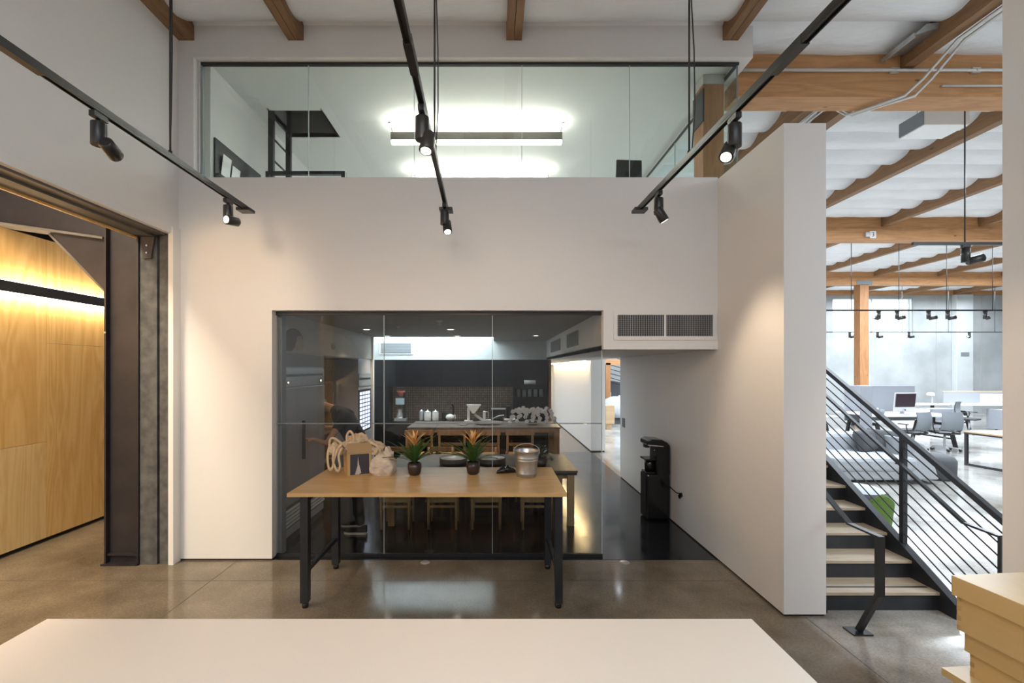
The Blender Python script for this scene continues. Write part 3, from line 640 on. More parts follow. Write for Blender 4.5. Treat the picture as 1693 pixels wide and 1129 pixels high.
# ---------------------------------------------------------------- foreground counter and wooden boxes
t = thing('white_counter', 'large white counter top filling the bottom of the view', 'counter', (-.45, 1.1, 0))
part(t, 'top', B(-1.695, -1.2, .91, 1.690, 1.086, .95), M['counter'], bev=.0015)
part(t, 'cabinet', B(-1.62, -1.1, .06, 1.62, 1.0, .91), M['whitegloss']); part(t, 'plinth', B(-1.55, -1.05, 0, 1.55, .93, .06), M['dark'])
t = thing('side_table', 'low wooden shelf unit carrying the stacked boxes', 'table', (2.37, 1.38, 0), .085)
part(t, 'top', B(-.43, -.5, .86, .55, .58, .89), M['boxwood'])
for a in (-.38, .48):
    for b_ in (-.45, .52): part(t, 'leg', B(a-.03, b_-.03, 0, a+.03, b_+.03, .86), M['boxwood'])
def crate(z, h, off, lab):
    t = thing('wooden_box', lab, 'box', (2.37, 1.38, z), .085, group='wooden boxes stacked at the right edge')
    x0, x1, y0, y1 = -.40+off, .5, -.5, .56-off
    th = .015
    b_ = MB().box(x0, y0, 0, x0+th, y1, h).box(x1-th, y0, 0, x1, y1, h).box(x0+th, y0, 0, x1-th, y0+th, h).box(x0+th, y1-th, 0, x1-th, y1, h).box(x0+th, y0+th, 0, x1-th, y1-th, th)
    part(t, 'body', b_, M['boxwood'])
    n = max(2, int(h/.018)); fj = MB()
    for j in range(0, n, 2): fj.box(x0-.0004, y1-th, j*h/n, x0+.002, y1+.0006, (j+1)*h/n)
    part(t, 'finger_joints', fj, M['oak'], kind='stuff'); return t, x0, x1, y0, y1
def lid(t, x0, x1, y0, y1, z, h): part(t, 'lid', MB().box(x0-.012, y0-.012, z, x1+.012, y1+.012, z+h), M['boxwood'], bev=.0015)
t, a, b_, c_, d_ = crate(.89, .135, .035, 'wooden box at the bottom of the stack by the right wall'); lid(t, a, b_, c_, d_, .095, .08)
t, a, b_, c_, d_ = crate(1.066, .142, .008, 'wooden box with a thick lid on top of the stack'); lid(t, a, b_, c_, d_, .140, .080)

# ---------------------------------------------------------------- stair
RS, GO, D1 = .168, .270, 4.055
SX = 3.975
t = thing('staircase', 'black steel stair with oak treads rising behind the white fin wall', 'staircase', (2.93, D1, 0))
nst = 20
for i in range(nst):
    y = GO*i; z = RS*(i+1)
    part(t, 'tread', B(.01, y-.02, z-.028, SX-2.93-.015, y+GO+.01, z), M['tread'], bev=.002)
    part(t, 'riser', B(.01, y+.0, z-RS, SX-2.93-.012, y+.012, z-.028), M['charcoal'])
part(t, 'tread_strip', B(.01, .07, RS, SX-2.93-.03, .095, RS+.002), M['blackm'], label='thin black strip across the lowest tread')
sl_ = RS/GO; top = nst*GO
def zs(y): return .225+sl_*y
part(t, 'stringer', MB().prism([(-.16, 0), (-.16, zs(-.16)), (top, zs(top)), (top, zs(top)-.34), (.22, 0)], 'X', SX-2.93-.012, SX-2.93+.02), M['charcoal'], label='right hand stringer plate')
part(t, 'stringer_cap', MB().bar((SX-2.93+.01, -.16, zs(-.16)), (SX-2.93+.01, top, zs(top)), .07, .012), M['charcoal'])
part(t, 'stringer', MB().prism([(-.05, 0), (-.05, .12), (top, zs(top)-.1), (top, zs(top)-.34), (.22, 0)], 'X', -.02, .01), M['charcoal'], label='left hand stringer plate')
g = thing('stair_railing', 'black steel railing with thin sloping rods on the office side of the stair', 'railing', (3.99, 3.50, 0))
def zt(y): return .925+.622*y      # y measured from 3.50
part(g, 'top_rail', MB().bar((0, -.02, zt(-.02)), (0, 5.6, zt(5.6)), .045, .045), M['charcoal'])
for yy in (-.0, .93, 2.2, 3.5, 4.8):
    z0 = 0 if yy < .3 else zs(yy-.555)
    part(g, 'post', B(-.022, yy-.022, z0, .022, yy+.022, zt(yy)-.01), M['charcoal'])
    if yy > .5: part(g, 'bracket', MB().bar((0, yy-.02, zt(yy)-.27), (-.09, yy-.02, zt(yy)-.27), .02, .012), M['blackm'])
for k in range(1, 10):
    dz = 1.04*k/10
    part(g, 'rod', MB().tube([(0, .0, zt(0)-dz), (0, 5.6, zt(5.6)-dz)], .0062, 6), M['blackm'])
hr = MB(); pts = [(-.09, .0, .86), (-.09, .27, .875), (-.09, 5.4, .86+.622*5.1-.0)]
hr.bar(pts[0], pts[1], .035, .016).bar(pts[1], pts[2], .035, .022)
part(g, 'handrail', hr, M['charcoal'], label='inner flat handrail levelling out at its lower end')
part(g, 'handrail_post', B(-.10, -.012, 0, -.08, .012, .86), M['charcoal'])
h = thing('stair_handrail', 'bent steel handrail on a post with a slanted foot in front of the stair', 'handrail', (2.98, 3.51, 0))
part(h, 'post', B(-.024, -.02, .40, .024, .02, .845), M['charcoal'])
part(h, 'foot', MB().bar((0, .0, .415), (0, .20, .02), .042, .035), M['charcoal'])
part(h, 'base_plate', MB().obox((0, .21, .006), (.16, .12, .012)), M['charcoal'])
part(h, 'rail', MB().bar((0, -.02, .855), (0, .30, .855), .048, .016).bar((0, .295, .855), (0, 2.4, .855+.622*2.1), .048, .016), M['charcoal'])

# ---------------------------------------------------------------- office
def conduit_run(name, pts, r, lab, grp):
    return solo(name, MB().tube(pts, r, 8), M['conduit'], lab, 'conduit', group=grp)
CG = 'metal conduits under the office roof'
conduit_run('conduit', [(2.915, 5.42, 5.71), (12, 5.42, 5.71)], .020, 'long pale conduit running level along the nearest roof beam', CG)
conduit_run('conduit', [(5.35, 5.43, 5.53), (12, 5.43, 5.53)], .014, 'thin short conduit low on the right half of the nearest beam', CG)
for i, dx in enumerate((.0, .075)):
    conduit_run('conduit', [(5.02+dx, -3, 5.72), (5.02+dx, 4.6, 5.72), (5.00+dx, 4.9, 5.70), (4.96+dx*1.3, 5.25, 5.50), (4.86+dx*1.6, 5.38, 5.38), (4.70+dx, 5.50, 5.36), (4.50+dx, 5.8, 5.385), (4.45+dx, 6.1, 5.70), (4.45+dx, 11.4, 5.72)], .016,
                ['left one of the paired conduits bending under the nearest beam', 'right one of the paired conduits bending under the nearest beam'][i], CG)
for i, x in enumerate((5.18, 6.15)):
    solo('conduit_clamp', MB().box(-.05, -.01, -.03, .05, .02, .03).cyl((0, -.01, 0), (0, -.03, 0), .015, n=8), M['conduit'], ['clamp on the level conduit left of the bent pair', 'clamp on the level conduit near the right wall'][i], 'clamp', (x-.4, 5.42, 5.71), group='conduit clamps')
t = thing('duct_flange', 'folded grey sheet metal bracket where joist meets the nearest beam', 'bracket', (4.72, 4.98, 5.80))
part(t, 'plate', MB().prism([(-.12, 0), (.02, .13), (.30, .16), (.30, .10), (.06, .06)], 'Y', 0, .42), M['galv']); part(t, 'lip', B(-.12, -.0, -.02, -.10, .42, .03), M['galv'])
t = thing('ceiling_unit', 'pale grey box unit hung behind the nearest roof beam', 'unit', (6.35, 6.55, 5.56))
part(t, 'casing', B(-.33, -.2, 0, .30, .2, .22), M['whitegloss'], bev=.01); part(t, 'end_panel', B(-.345, -.19, .01, -.33, .19, .21), M['mesh'])
for a in (-.25, .22): part(t, 'hanger', MB().cyl((a, 0, .22), (a, 0, .5), .006, n=6), M['conduit'])
t = thing('numbered_plate', 'small white plate with a number on the second roof beam', 'sign', (9.58, 11.49, 5.53))
part(t, 'plate', B(-.08, -.01, -.08, .08, 0, .10), M['whitegloss'])
tc_ = bpy.data.curves.new('number', 'FONT'); tc_.body = '3'; tc_.size = .15; tc_.align_x = 'CENTER'; tc_.align_y = 'CENTER'
to = bpy.data.objects.new('number', tc_); COL.objects.link(to)
bpy.context.view_layer.update(); nme = bpy.data.meshes.new_from_object(to.evaluated_get(bpy.context.evaluated_depsgraph_get())); bpy.data.objects.remove(to)
no = link('number', nme, M['blackm'], t); no.rotation_euler = (PI/2, 0, 0); no.location = (0, -.013, .01)
part(t, 'junction_box', B(-.22, -.06, -.05, -.10, 0, .06), M['conduit'])

def far_track(lab, y, z, xa, xb, stems, spots, ceilz=5.9, sc=1.0, grp='office lighting tracks'):
    t = thing('office_lighting_track', lab, 'track light', (xa, y, z), group=grp)
    part(t, 'rail', B(0, -.018, -.018, xb-xa, .018, .018), M['track'])
    for s_ in stems: part(t, 'stem', MB().cyl((s_-xa, 0, 0), (s_-xa, 0, ceilz-z), .008, n=6), M['track'])
    for i, (s_, d, lb) in enumerate(spots):
        q = thing('office_spotlight', lb, 'spotlight', (s_, y, z-.018), group='office track spotlights')
        part(q, 'adapter', B(-.05, -.018, -.04, .05, .018, 0), M['track'])
        part(q, 'driver_housing', MB().cyl((0, 0, -.03), (0, 0, -.22*sc), .045*sc, n=16), M['track'])
        a = Vector((.02*d, 0, -.21*sc)); b = Vector((.17*d*sc, -.05, -.17*sc))
        part(q, 'head', MB().cyl(a, b, .045*sc, .052*sc, n=16), M['track'])
        part(q, 'lens', MB().cyl(b, b+Vector((.004*d, -.001, .001)), .036*sc, n=16), M['whitegloss'])
far_track('nearest office track, a short bar on one long stem', 5.81, 3.75, 5.35, 6.9, [6.02], [(6.03, 1, 'largest office spotlight, hung from the nearest bar by the right wall')])
far_track('black office track crossing in front of the bright far window', 12.4, 3.75, 9.0, 15.0, [9.75, 11.05, 12.35, 13.6],
          [(10.50, -1, 'spotlight in silhouette at the middle of the far window'), (11.0, 1, 'spotlight in silhouette at the right part of the far window'), (11.86, 1, 'spotlight just right of the far window on the upper track'), (12.38, 1, 'second spotlight right of the far window on the upper track'), (13.4, .4, 'spotlight at the right end of the upper office track')])
far_track('furthest office track below the foot of the far window', 19.6, 3.74, 14.2, 22.2, [15.8, 17.6, 19.6, 21.6],
          [(15.35, 1, 'tiny spotlight left of the timber column on the furthest track'), (16.55, 1, 'tiny spotlight right of the timber column on the furthest track'), (17.9, 1, 'tiny spotlight under the right foot of the far window'), (20.5, -.6, 'tiny spotlight over the pale pilaster on the furthest track')])
t = thing('timber_column', 'tall timber column standing in front of the far concrete wall', 'column', (14.35, 17.75, 0))
part(t, 'shaft', B(-.17, -.15, .02, .17, .15, 5.42), M['post']); part(t, 'shoe', B(-.19, -.17, 0, .19, .17, .02), M['galv'])
part(t, 'steel_bucket', MB().box(-.30, -.17, 5.42, .30, -.155, 5.56), M['mesh'])

# sofa
t = thing('sofa', 'light grey sofa with a chaise seen through the stair rods', 'sofa', (7.30, 9.0, 0))
part(t, 'base', B(-1.35, -.49, .06, .80, .62, .27), M['fabric'], bev=.05)
part(t, 'seat_cushion', MB().box(-.98, -.56, .24, .60, .40, .50), M['fabric'], bev=.07)
part(t, 'seat_cushion', MB().box(-1.42, -.45, .24, -1.0, .40, .50), M['fabric'], bev=.06)
part(t, 'back', B(-1.42, .36, .30, .9, .68, .84), M['fabric'], bev=.09)
part(t, 'arm', MB().prism([(.50, .08), (1.02, .08), (.88, .52), (.74, .76), (.52, .84)], 'Y', -.52, .55), M['fabric'], bev=.03)
for a in (-1.3, .75):
    for b_ in (-.45, .55): part(t, 'foot', MB().cyl((a, b_, 0), (a, b_, .07), .02, n=10), M['blackm'])
for i, (x, rz, lb) in enumerate(((.22, .25, 'dark square cushion leaning on the sofa, the left one'), (.60, -.12, 'wide dark cushion on the sofa beside the arm'))):
    def cf(u, v, sgn=1):
        a = (u-.5)*2; b2 = (v-.5)*2; p = .11*((1-a**4)*(1-b2**4))**.5; return (a*.25, 0, b2*.22, p)
    mb = MB()
    for sg in (1, -1): mb.grid(lambda u, v: (cf(u, v)[0]*(1.25 if i else 1), sg*cf(u, v)[3], cf(u, v)[2]), 10, 10)
    o = solo('cushion', mb, M['fabricd'], lb, 'cushion', (7.30+x, 9.18, .70), rz, group='dark cushions on the sofa'); o.rotation_euler = (-.3, .1*(1 if i else -1), rz)
solo('pouf', MB().lathe([(0, 0), (.28, 0), (.32, .03), (.33, .36), (.29, .43), (.2, .46), (0, .46)], n=28), M['fabricd'], 'round charcoal pouf behind the right arm of the sofa', 'pouf', (8.72, 9.0, 0))
t = thing('floor_ottoman', 'low round ottoman with pale top and dark rim left of the sofa front', 'ottoman', (5.95, 7.45, 0))
part(t, 'rim', MB().lathe([(0, 0), (.34, 0), (.40, .04), (.42, .10), (.40, .17), (.36, .19)], n=28), M['fabricd']); part(t, 'top', MB().lathe([(.375, .19), (.30, .225), (0, .235)], n=28), M['fabric'])
t = thing('tub_chair', 'low green tub chair with wooden leg beside the stair', 'chair', (4.40, 5.5, 0), .15)
def shell(r0, r1, z0, z1, a0=-.95*PI, a1=.05*PI):
    mb = MB()
    def fo(u, v): a = a0+(a1-a0)*u; zz = z0+(z1-z0)*v; rr = r0*(1+.10*v); e = z1-.42*abs(2*u-1)**1.3; return (rr*math.cos(a), rr*math.sin(a), z0+(e-z0)*v)
    def fi(u, v): p = fo(u, v); k = (r1/r0); return (p[0]*k, p[1]*k, p[2])
    mb.grid(fo, 20, 6); mb.grid(fi, 20, 6)
    def ft(u, v): p = fo(u, 1); k = 1+(r1/r0-1)*v; return (p[0]*k, p[1]*k, p[2]+.02*math.sin(PI*v))
    mb.grid(ft, 20, 4); return mb
part(t, 'backrest', shell(.31, .25, .28, .70, -1.05*PI, .05*PI), M['green']); part(t, 'seat', MB().lathe([(0, .26), (.27, .26), (.30, .30), (.29, .37), (.24, .41), (0, .42)], n=24), M['green'])
for a in (.25, .75, 1.25, 1.75): part(t, 'leg', MB().cyl((.24*math.cos(a*PI), .24*math.sin(a*PI), 0), (.18*math.cos(a*PI), .18*math.sin(a*PI), .28), .012, .018, n=10), M['paleoak'])
# near table frame at the right
t = thing('coffee_table', 'oak topped table on a black loop frame in front of the far desks', 'table', (10.56, 10.15, 0), .12)
part(t, 'top', B(-.02, -.95, .735, 1.9, .05, .765), M['paleoak']); part(t, 'rim', B(-.015, -.94, .70, 1.89, .045, .735), M['blackm'])
for xx in (0, 1.82): part(t, 'leg_loop', MB().box(xx, -.92, 0, xx+.05, -.87, .70).box(xx, 0, 0, xx+.05, .05, .70).box(xx, -.87, 0, xx+.05, 0, .05), M['blackm'])

def desk(x, y, wd, dp, z, lab, grp, legs='A', rz=0, topm='whitegloss'):
    t = thing('office_desk', lab, 'desk', (x, y, 0), rz, group=grp)
    part(t, 'top', B(-wd/2, -dp/2, z-.03, wd/2, dp/2, z), M[topm], bev=.004)
    for sx in (-wd/2+.25, wd/2-.25):
        q = part(t, 'trestle', MB().bar((sx, -dp/2+.05, 0), (sx, -dp/2+.22, z-.25), .07, .07).bar((sx, dp/2-.05, 0), (sx, dp/2-.22, z-.25), .07, .07).bar((sx, -dp/2+.22, z-.26), (sx, dp/2-.22, z-.26), .07, .07, ).bar((sx, -dp/2+.12, .24), (sx, dp/2-.12, .24), .05, .04).box(sx-.03, -.05, z-.26, sx+.03, .05, z-.03), M['blackm'])
    return t
OG = 'white office desks on trestles'
t = desk(11.55, 13.0, 2.5, 1.4, .88, 'pale desk with the silver computer, nearest of the office desks', OG)
part(t, 'crank_wheel', MB().tube([(1.0+.0, -.45+.0+.09*math.cos(a), .52+.09*math.sin(a)) for a in [2*PI*i/14 for i in range(15)]], .012, 6), M['galv'])
part(t, 'screen_panel', B(-1.0, .66, .6, 1.12, .71, 1.66), M['fabricm'], bev=.03, label='grey felt divider behind the computer')
part(t, 'side_screen', B(-1.78, -.90, .30, -1.46, -.84, 1.71), M['fabricm'], bev=.04, label='tall narrow felt wing at the left')
part(t, 'cable_tray', B(-.9, -.1, .72, .9, .2, .80), M['mesh'])
t = thing('desktop_computer', 'silver all-in-one computer standing on the nearest office desk', 'computer', (11.62, 12.85, .88), .08)
R_ = Matrix.Rotation(.10, 3, 'X')
part(t, 'body', MB().obox((0, 0, .34), (.66, .03, .52), R_), M['alu'], bev=.01); part(t, 'display', MB().obox((0, -.022, .385), (.60, .006, .375), R_), M['screen'])
part(t, 'mark', MB().cyl((0, -.005, .115), (0, -.016, .116), .018, n=12), M['blackm'])
part(t, 'stand', MB().box(-.12, -.10, 0, .12, .12, .008).bar((0, .09, .01), (0, .03, .22), .14, .008), M['alu'])
solo('laptop', MB().box(-.2, -.14, 0, .2, .14, .018).box(-.26, -.16, 0, .3, .2, .004), M['alu'], 'flat closed laptop lying right on the nearest office desk', 'laptop', (12.42, 12.9, .881))
for i, (x, r, m_, lb) in enumerate(((10.95, .05, 'mesh', 'grey cup beside the left wing of the nearest office desk'), (10.78, .04, 'whitegloss', 'white cup left of the grey cup on the nearest office desk'))):
    solo('cup', MB().lathe([(0, 0), (r*.8, 0), (r, .14 if i == 0 else .17), (r*.9, .14 if i == 0 else .17), (r*.7, .01), (0, .01)], n=18), M[m_], lb, 'cup', (x, 12.8, .88))
desk(9.35, 15.4, 2.3, .8, .80, 'white desk at the far left behind the stair railing', OG)
desk(8.75, 13.4, 2.3, .8, .80, 'white desk low at the left behind the railing in front of another', OG)
desk(15.0, 16.95, 3.2, .8, .86, 'long white desk under the white lamp before the far wall', OG)
desk(18.3, 16.5, 3.4, .9, .88, 'white desk by the far wall right of the mesh chair', OG)
for i, (x, y, w_, h_, lab, m_) in enumerate(((14.9, 16.3, 1.0, .72, 'white low pedestal cabinet under the long far desk', 'whitegloss'), (15.9, 16.3, .9, .74, 'light grey pedestal cabinet next to the white pedestal', 'fabricm'), (18.45, 15.9, 1.9, .74, 'grey storage cabinet under the right far desk', 'fabricm'))):
    t = thing('pedestal_cabinet', lab, 'cabinet', (x, y, 0), group='pedestal cabinets under the far desks')
    part(t, 'body', B(-w_/2, -.25, .06, w_/2, .25, h_), M[m_]); part(t, 'drawer', B(-w_/2+.02, -.265, h_/2+.02, w_/2-.02, -.25, h_-.02), M[m_]); part(t, 'drawer', B(-w_/2+.02, -.265, .08, w_/2-.02, -.25, h_/2), M[m_])
    for a in (-w_/2+.08, w_/2-.08): part(t, 'caster', MB().cyl((a, -.02, .03), (a, .02, .03), .03, n=10), M['blackm'])
t = thing('storage_box', 'white box unit standing on the right far desk', 'box', (18.2, 16.3, .88)); part(t, 'body', B(-.55, -.2, 0, 1.6, .2, .36), M['whitegloss'], bev=.01); part(t, 'opening', B(-.05, -.21, .08, .12, -.2, .24), M['mesh'])
t = thing('desk_screen', 'thin timber edged screen on the right far desk', 'screen', (17.6, 16.9, .88)); part(t, 'panel', B(-.9, -.02, .0, 1.8, .02, .42), M['fabricm']); part(t, 'edge', B(-.92, -.025, .42, 1.82, .025, .45), M['paleoak'])
t = thing('desk_lamp', 'small white domed lamp on the long far desk', 'lamp', (16.3, 16.9, .86))
part(t, 'base', MB().lathe([(0, 0), (.12, 0), (.12, .02), (0, .03)], n=16), M['whitegloss']); part(t, 'stem', MB().cyl((0, 0, .02), (0, 0, .38), .012, n=8), M['alu']); part(t, 'shade', MB().lathe([(.12, .32), (.11, .38), (.07, .42), (0, .43)], (-.06, 0, 0), 20), M['whitegloss'])
def office_chair(x, y, rz, lab, grp='mesh office chairs'):
    t = thing('office_chair', lab, 'chair', (x, y, 0), rz, group=grp)
    def bk(u, v): a = (u-.5)*2; return (a*(.24-.02*v), .22+.03*v+.05*(1-a*a)+.05*math.sin(PI*v), .55+.48*v)
    b_ = MB().grid(bk, 8, 8); b_.grid(lambda u, v: tuple(Vector(bk(u, v))+Vector((0, .018, 0))), 8, 8)
    part(t, 'backrest', b_, M['mesh']); part(t, 'seat', B(-.24, -.24, .44, .24, .22, .50), M['blackm'], bev=.03)
    part(t, 'back_frame', MB().tube([(-.22, .24, .56), (0, .33, .52), (.22, .24, .56)], .014, 6).tube([(0, .33, .52), (0, .15, .42), (0, 0, .42)], .02, 6), M['blackm'])
    for s_ in (-1, 1): part(t, 'armrest', MB().tube([(s_*.26, .1, .44), (s_*.30, .08, .62), (s_*.30, .08, .68)], .013, 6).box(s_*.30-.03, -.12, .68, s_*.30+.03, .12, .70), M['blackm'])
    part(t, 'column', MB().cyl((0, 0, .10), (0, 0, .44), .025, n=12), M['alu'])
    for k in range(5):
        a = 2*PI*k/5; part(t, 'base_arm', MB().bar((0, 0, .10), (.29*math.cos(a), .29*math.sin(a), .07), .035, .025), M['alu'])
        part(t, 'caster', MB().cyl((.29*math.cos(a)-.02, .29*math.sin(a), .032), (.29*math.cos(a)+.02, .29*math.sin(a), .032), .032, n=10), M['blackm'])
    return t
oc = office_chair(16.0, 15.3, .5, 'grey mesh swivel chair standing free right of the nearest desk')
dup(oc, (11.95, 12.05, 0), 2.9, 'mesh chair pulled up right of centre at the nearest office desk')
dup(oc, (11.15, 12.1, 0), 3.3, 'mesh chair pulled up left at the nearest office desk')
dup(oc, (9.2, 14.6, 0), .2, 'mesh chair partly hidden behind the railing at the far left')
t = thing('green_armchair', 'high backed green felt armchair far left behind the railing', 'armchair', (10.9, 19.0, 0), .2)
part(t, 'backrest', B(-.42, .2, .3, .42, .36, 1.45), M['green'], bev=.12); part(t, 'seat', B(-.42, -.35, .25, .42, .25, .5), M['green'], bev=.06)
for a in (-.4, .3): part(t, 'wing', B(a, -.2, .3, a+.1, .3, 1.3), M['green'], bev=.04)
for a in (-.35, .35):
    for b_ in (-.3, .3): part(t, 'leg', MB().cyl((a, b_, 0), (a, b_, .26), .018, n=8), M['blackm'])
t = thing('display_back', 'white rear of a monitor on the far left desk behind the railing', 'monitor', (9.3, 15.3, .80)); part(t, 'casing', B(-.22, 0, .12, .22, .03, .50), M['whitegloss'], bev=.01); part(t, 'stand', MB().box(-.03, .03, .0, .03, .05, .2).box(-.1, -.02, 0, .1, .1, .01), M['alu'])

# space seen through the cross passage
t = thing('plywood_plinth', 'pale wooden box on a plinth beyond the corridor', 'box', (4.22, 16.3, 0)); part(t, 'box', B(-.27, -.3, .22, .04, .3, .86), M['paleoak'], bev=.01); part(t, 'plinth', B(-.22, -.2, 0, -.04, .2, .22), M['paleoak'])
t = thing('covered_car', 'object under a pale grey cloth on a wooden stand beyond the corridor', 'display', (5.0, 18.2, 0))
part(t, 'cloth', cloth(0, 0, .52, .95, .5, .55, 4.0, .12), M['fabric']); part(t, 'stand', B(-.8, -.35, 0, .8, .35, .6), M['fabricd'], bev=.02)
t = thing('post_and_beam', 'orange timber post and beam in the hall beyond the corridor', 'frame', (4.75, 19.0, 0)); part(t, 'post', B(-.08, -.08, 0, .12, .08, 2.40), M['post']); part(t, 'beam', B(-1.2, -.08, 2.32, 1.2, .08, 2.55), M['glulam'])
t = thing('mesh_stair_guard', 'dark rods and panel of another stair beyond the corridor', 'railing', (3.9, 20.2, 0))
part(t, 'panel', MB().prism([(-.8, 0), (2.4, 0), (2.4, 1.45), (-.8, 2.0)], 'Y', 0, .03), M['fabricd'])
for k in range(7): part(t, 'rod', MB().tube([(-.8, 0, 3.3-k*.19), (2.4, 0, 2.4-k*.19)], .018, 6), M['blackm'])
solo('pale_cabinet', B(-.2, 0, 0, .18, .3, 1.15), M['whitegloss'], 'pale upright cabinet seen through the passage behind the covered object', 'cabinet', (4.88, 19.6, 0), bev=.01)
solo('leafy_plant', cloth(0, 0, .16, .22, .16, .25, 8, .8), M['leafd'], 'dark leafy plant glimpsed on top of the pale cabinet', 'plant', (4.86, 19.75, 1.15))

# corridor: cooler, switch, floor discs
t = thing('water_cooler', 'glossy black freestanding water dispenser against the corridor wall', 'water cooler', (2.33, 6.58, 0))
W_ = .15
part(t, 'lower_body', MB().prism([(-.165, .01), (.17, .01), (.17, .66), (-.165, .66)], 'Y', -W_, W_), M['plastic'], bev=.03)
part(t, 'upper_body', MB().prism([(-.03, .64), (.17, .64), (.17, 1.06), (.12, 1.12), (-.02, 1.14)], 'Y', -W_, W_), M['plastic'], bev=.02)
part(t, 'hood', MB().prism([(-.16, 1.07), (.12, 1.05), (.14, 1.10), (.06, 1.145), (-.10, 1.155), (-.16, 1.13)], 'Y', -W_-.003, W_+.003), M['plastic'], bev=.012)
part(t, 'hood_trim', MB().bar((-.15, -W_-.005, 1.075), (.07, -W_-.005, 1.055), .004, .012), M['alu'], label='thin silver trim line')
part(t, 'spout', MB().box(-.15, -.05, 1.02, -.09, .05, 1.07), M['plastic']); part(t, 'drip_tray', B(-.155, -.11, .66, -.03, .11, .68), M['plastic'], bev=.005)
part(t, 'bottle_neck', MB().cyl((-.075, 0, .66), (-.075, 0, .86), .065, .075, 24), M['plastic']); part(t, 'tray_rim', B(-.17, -.12, .85, -.02, .12, .87), M['plastic'])
part(t, 'indicator', MB().cyl((-.032, -.08, .99), (-.036, -.08, .99), .008, n=8), M['alu'])
part(t, 'power_cord', MB().tube([(.17, -.12, .48), (.185, -.2, .46), (.183, -.34, .45), (.187, -.44, .47)], .007, 6), M['plastic'])
solo('wall_plug', MB().obox((0, 0, 0), (.02, .10, .05), Matrix.Rotation(-.6, 3, 'X')), M['plastic'], 'black plug stuck into the corridor wall right of the dispenser', 'plug', (2.506, 6.10, .45))
solo('door_pull', B(-.012, -.07, 0, 0, .07, .17), M['mesh'], 'small grey recessed pull near the far end of the corridor wall', 'handle', (2.519, 8.80, 1.03))
for i, x in enumerate((1.46, -.76)): solo('floor_disc', MB().lathe([(0, .003), (.052, .003), (.055, 0)], n=24), M['conduit'], ['round pale floor cap at the edge of the dark corridor floor', 'round pale floor cap under the back of the oak table'][i], 'floor cap', (x, 5.06, 0), group='round floor caps')

# ---------------------------------------------------------------- kitchen: left wall of appliances
KL = KX0
t = thing('tall_refrigerator', 'tall stainless refrigerator unit just inside the kitchen glass', 'refrigerator', (KL-.38, 6.04, 0))
part(t, 'body', B(-.38, -.66, .10, .36, .67, 2.35), M['stainless'])
part(t, 'plinth', B(-.36, -.65, 0, .34, .66, .10), M['blackm'])
part(t, 'control_panel', B(.36, -.655, 1.93, .372, .665, 2.155), M['alu'], bev=.003)
part(t, 'panel_gap', B(.366, -.61, 2.055, .374, .60, 2.085), M['blackm'])
part(t, 'upper_panel', B(.36, -.655, 2.175, .370, .665, 2.345), M['mesh'])
for yy in (-.52, .52): q = part(t, 'lock', MB().cyl((.372, yy, 1.985), (.378, yy, 1.985), .026, n=16), M['blackm']); part(q, 'lamp', MB().cyl((.378, yy, 1.985), (.381, yy, 1.985), .010, n=10), M['down'])
part(t, 'door', B(.36, -.655, .50, .378, .665, 1.915), M['stainless'], bev=.004)
part(t, 'handle', MB().box(.385, -.135, .98, .415, -.105, 1.48).box(.37, -.13, 1.0, .39, -.11, 1.03).box(.37, -.13, 1.43, .39, -.11, 1.46), M['blackm'])
lv = [B(.362, -.64, .225+k*.045, .380, .66, .250+k*.045) for k in range(5)]
part(t, 'grille_back', B(.355, -.65, .20, .362, .665, .47), M['blackm'])
for k in range(5): part(t, 'louvre', lv[k], M['whitegloss'])
struct('wall_mural', MB().box(KL-.05, 5.38, 2.35, KL, 9.30, KZ), M['brownw'])
def ell(cy, cz, ry, rz_, a0=0, a1=2*PI, n=30): return [(cy+ry*math.cos(a0+(a1-a0)*i/n), cz+rz_*math.sin(a0+(a1-a0)*i/n)) for i in range(n+1)]
mt = thing('wall_mural', 'faded mural of a dark haired head in profile and curves over the appliances', 'mural', (KL, 0, 0))
part(mt, 'hair_shape', MB().prism(ell(5.68, 2.53, .25, .125, -.3, PI)[:-1]+[(5.38, 2.37), (5.60, 2.37), (5.70, 2.42)], 'X', .0005, .003), mat('mural_hair', (.10, .075, .055), .7))
part(mt, 'face_shape', MB().prism([(5.70, 2.44), (5.76, 2.56), (5.88, 2.58), (5.92, 2.53), (5.98, 2.485), (5.94, 2.475), (5.95, 2.435), (5.90, 2.40), (5.76, 2.38)], 'X', .003, .005), mat('mural_face', (.36, .29, .23), .7))
part(mt, 'pale_curve', MB().prism(ell(7.0, 2.36, 1.3, .36, 0, PI, 24), 'X', .0005, .002), mat('mural_pale', (.42, .38, .33), .7))
part(mt, 'round_shape', MB().prism(ell(7.05, 2.49, .09, .04), 'X', .003, .005), mat('mural_dot', (.12, .10, .08), .7))
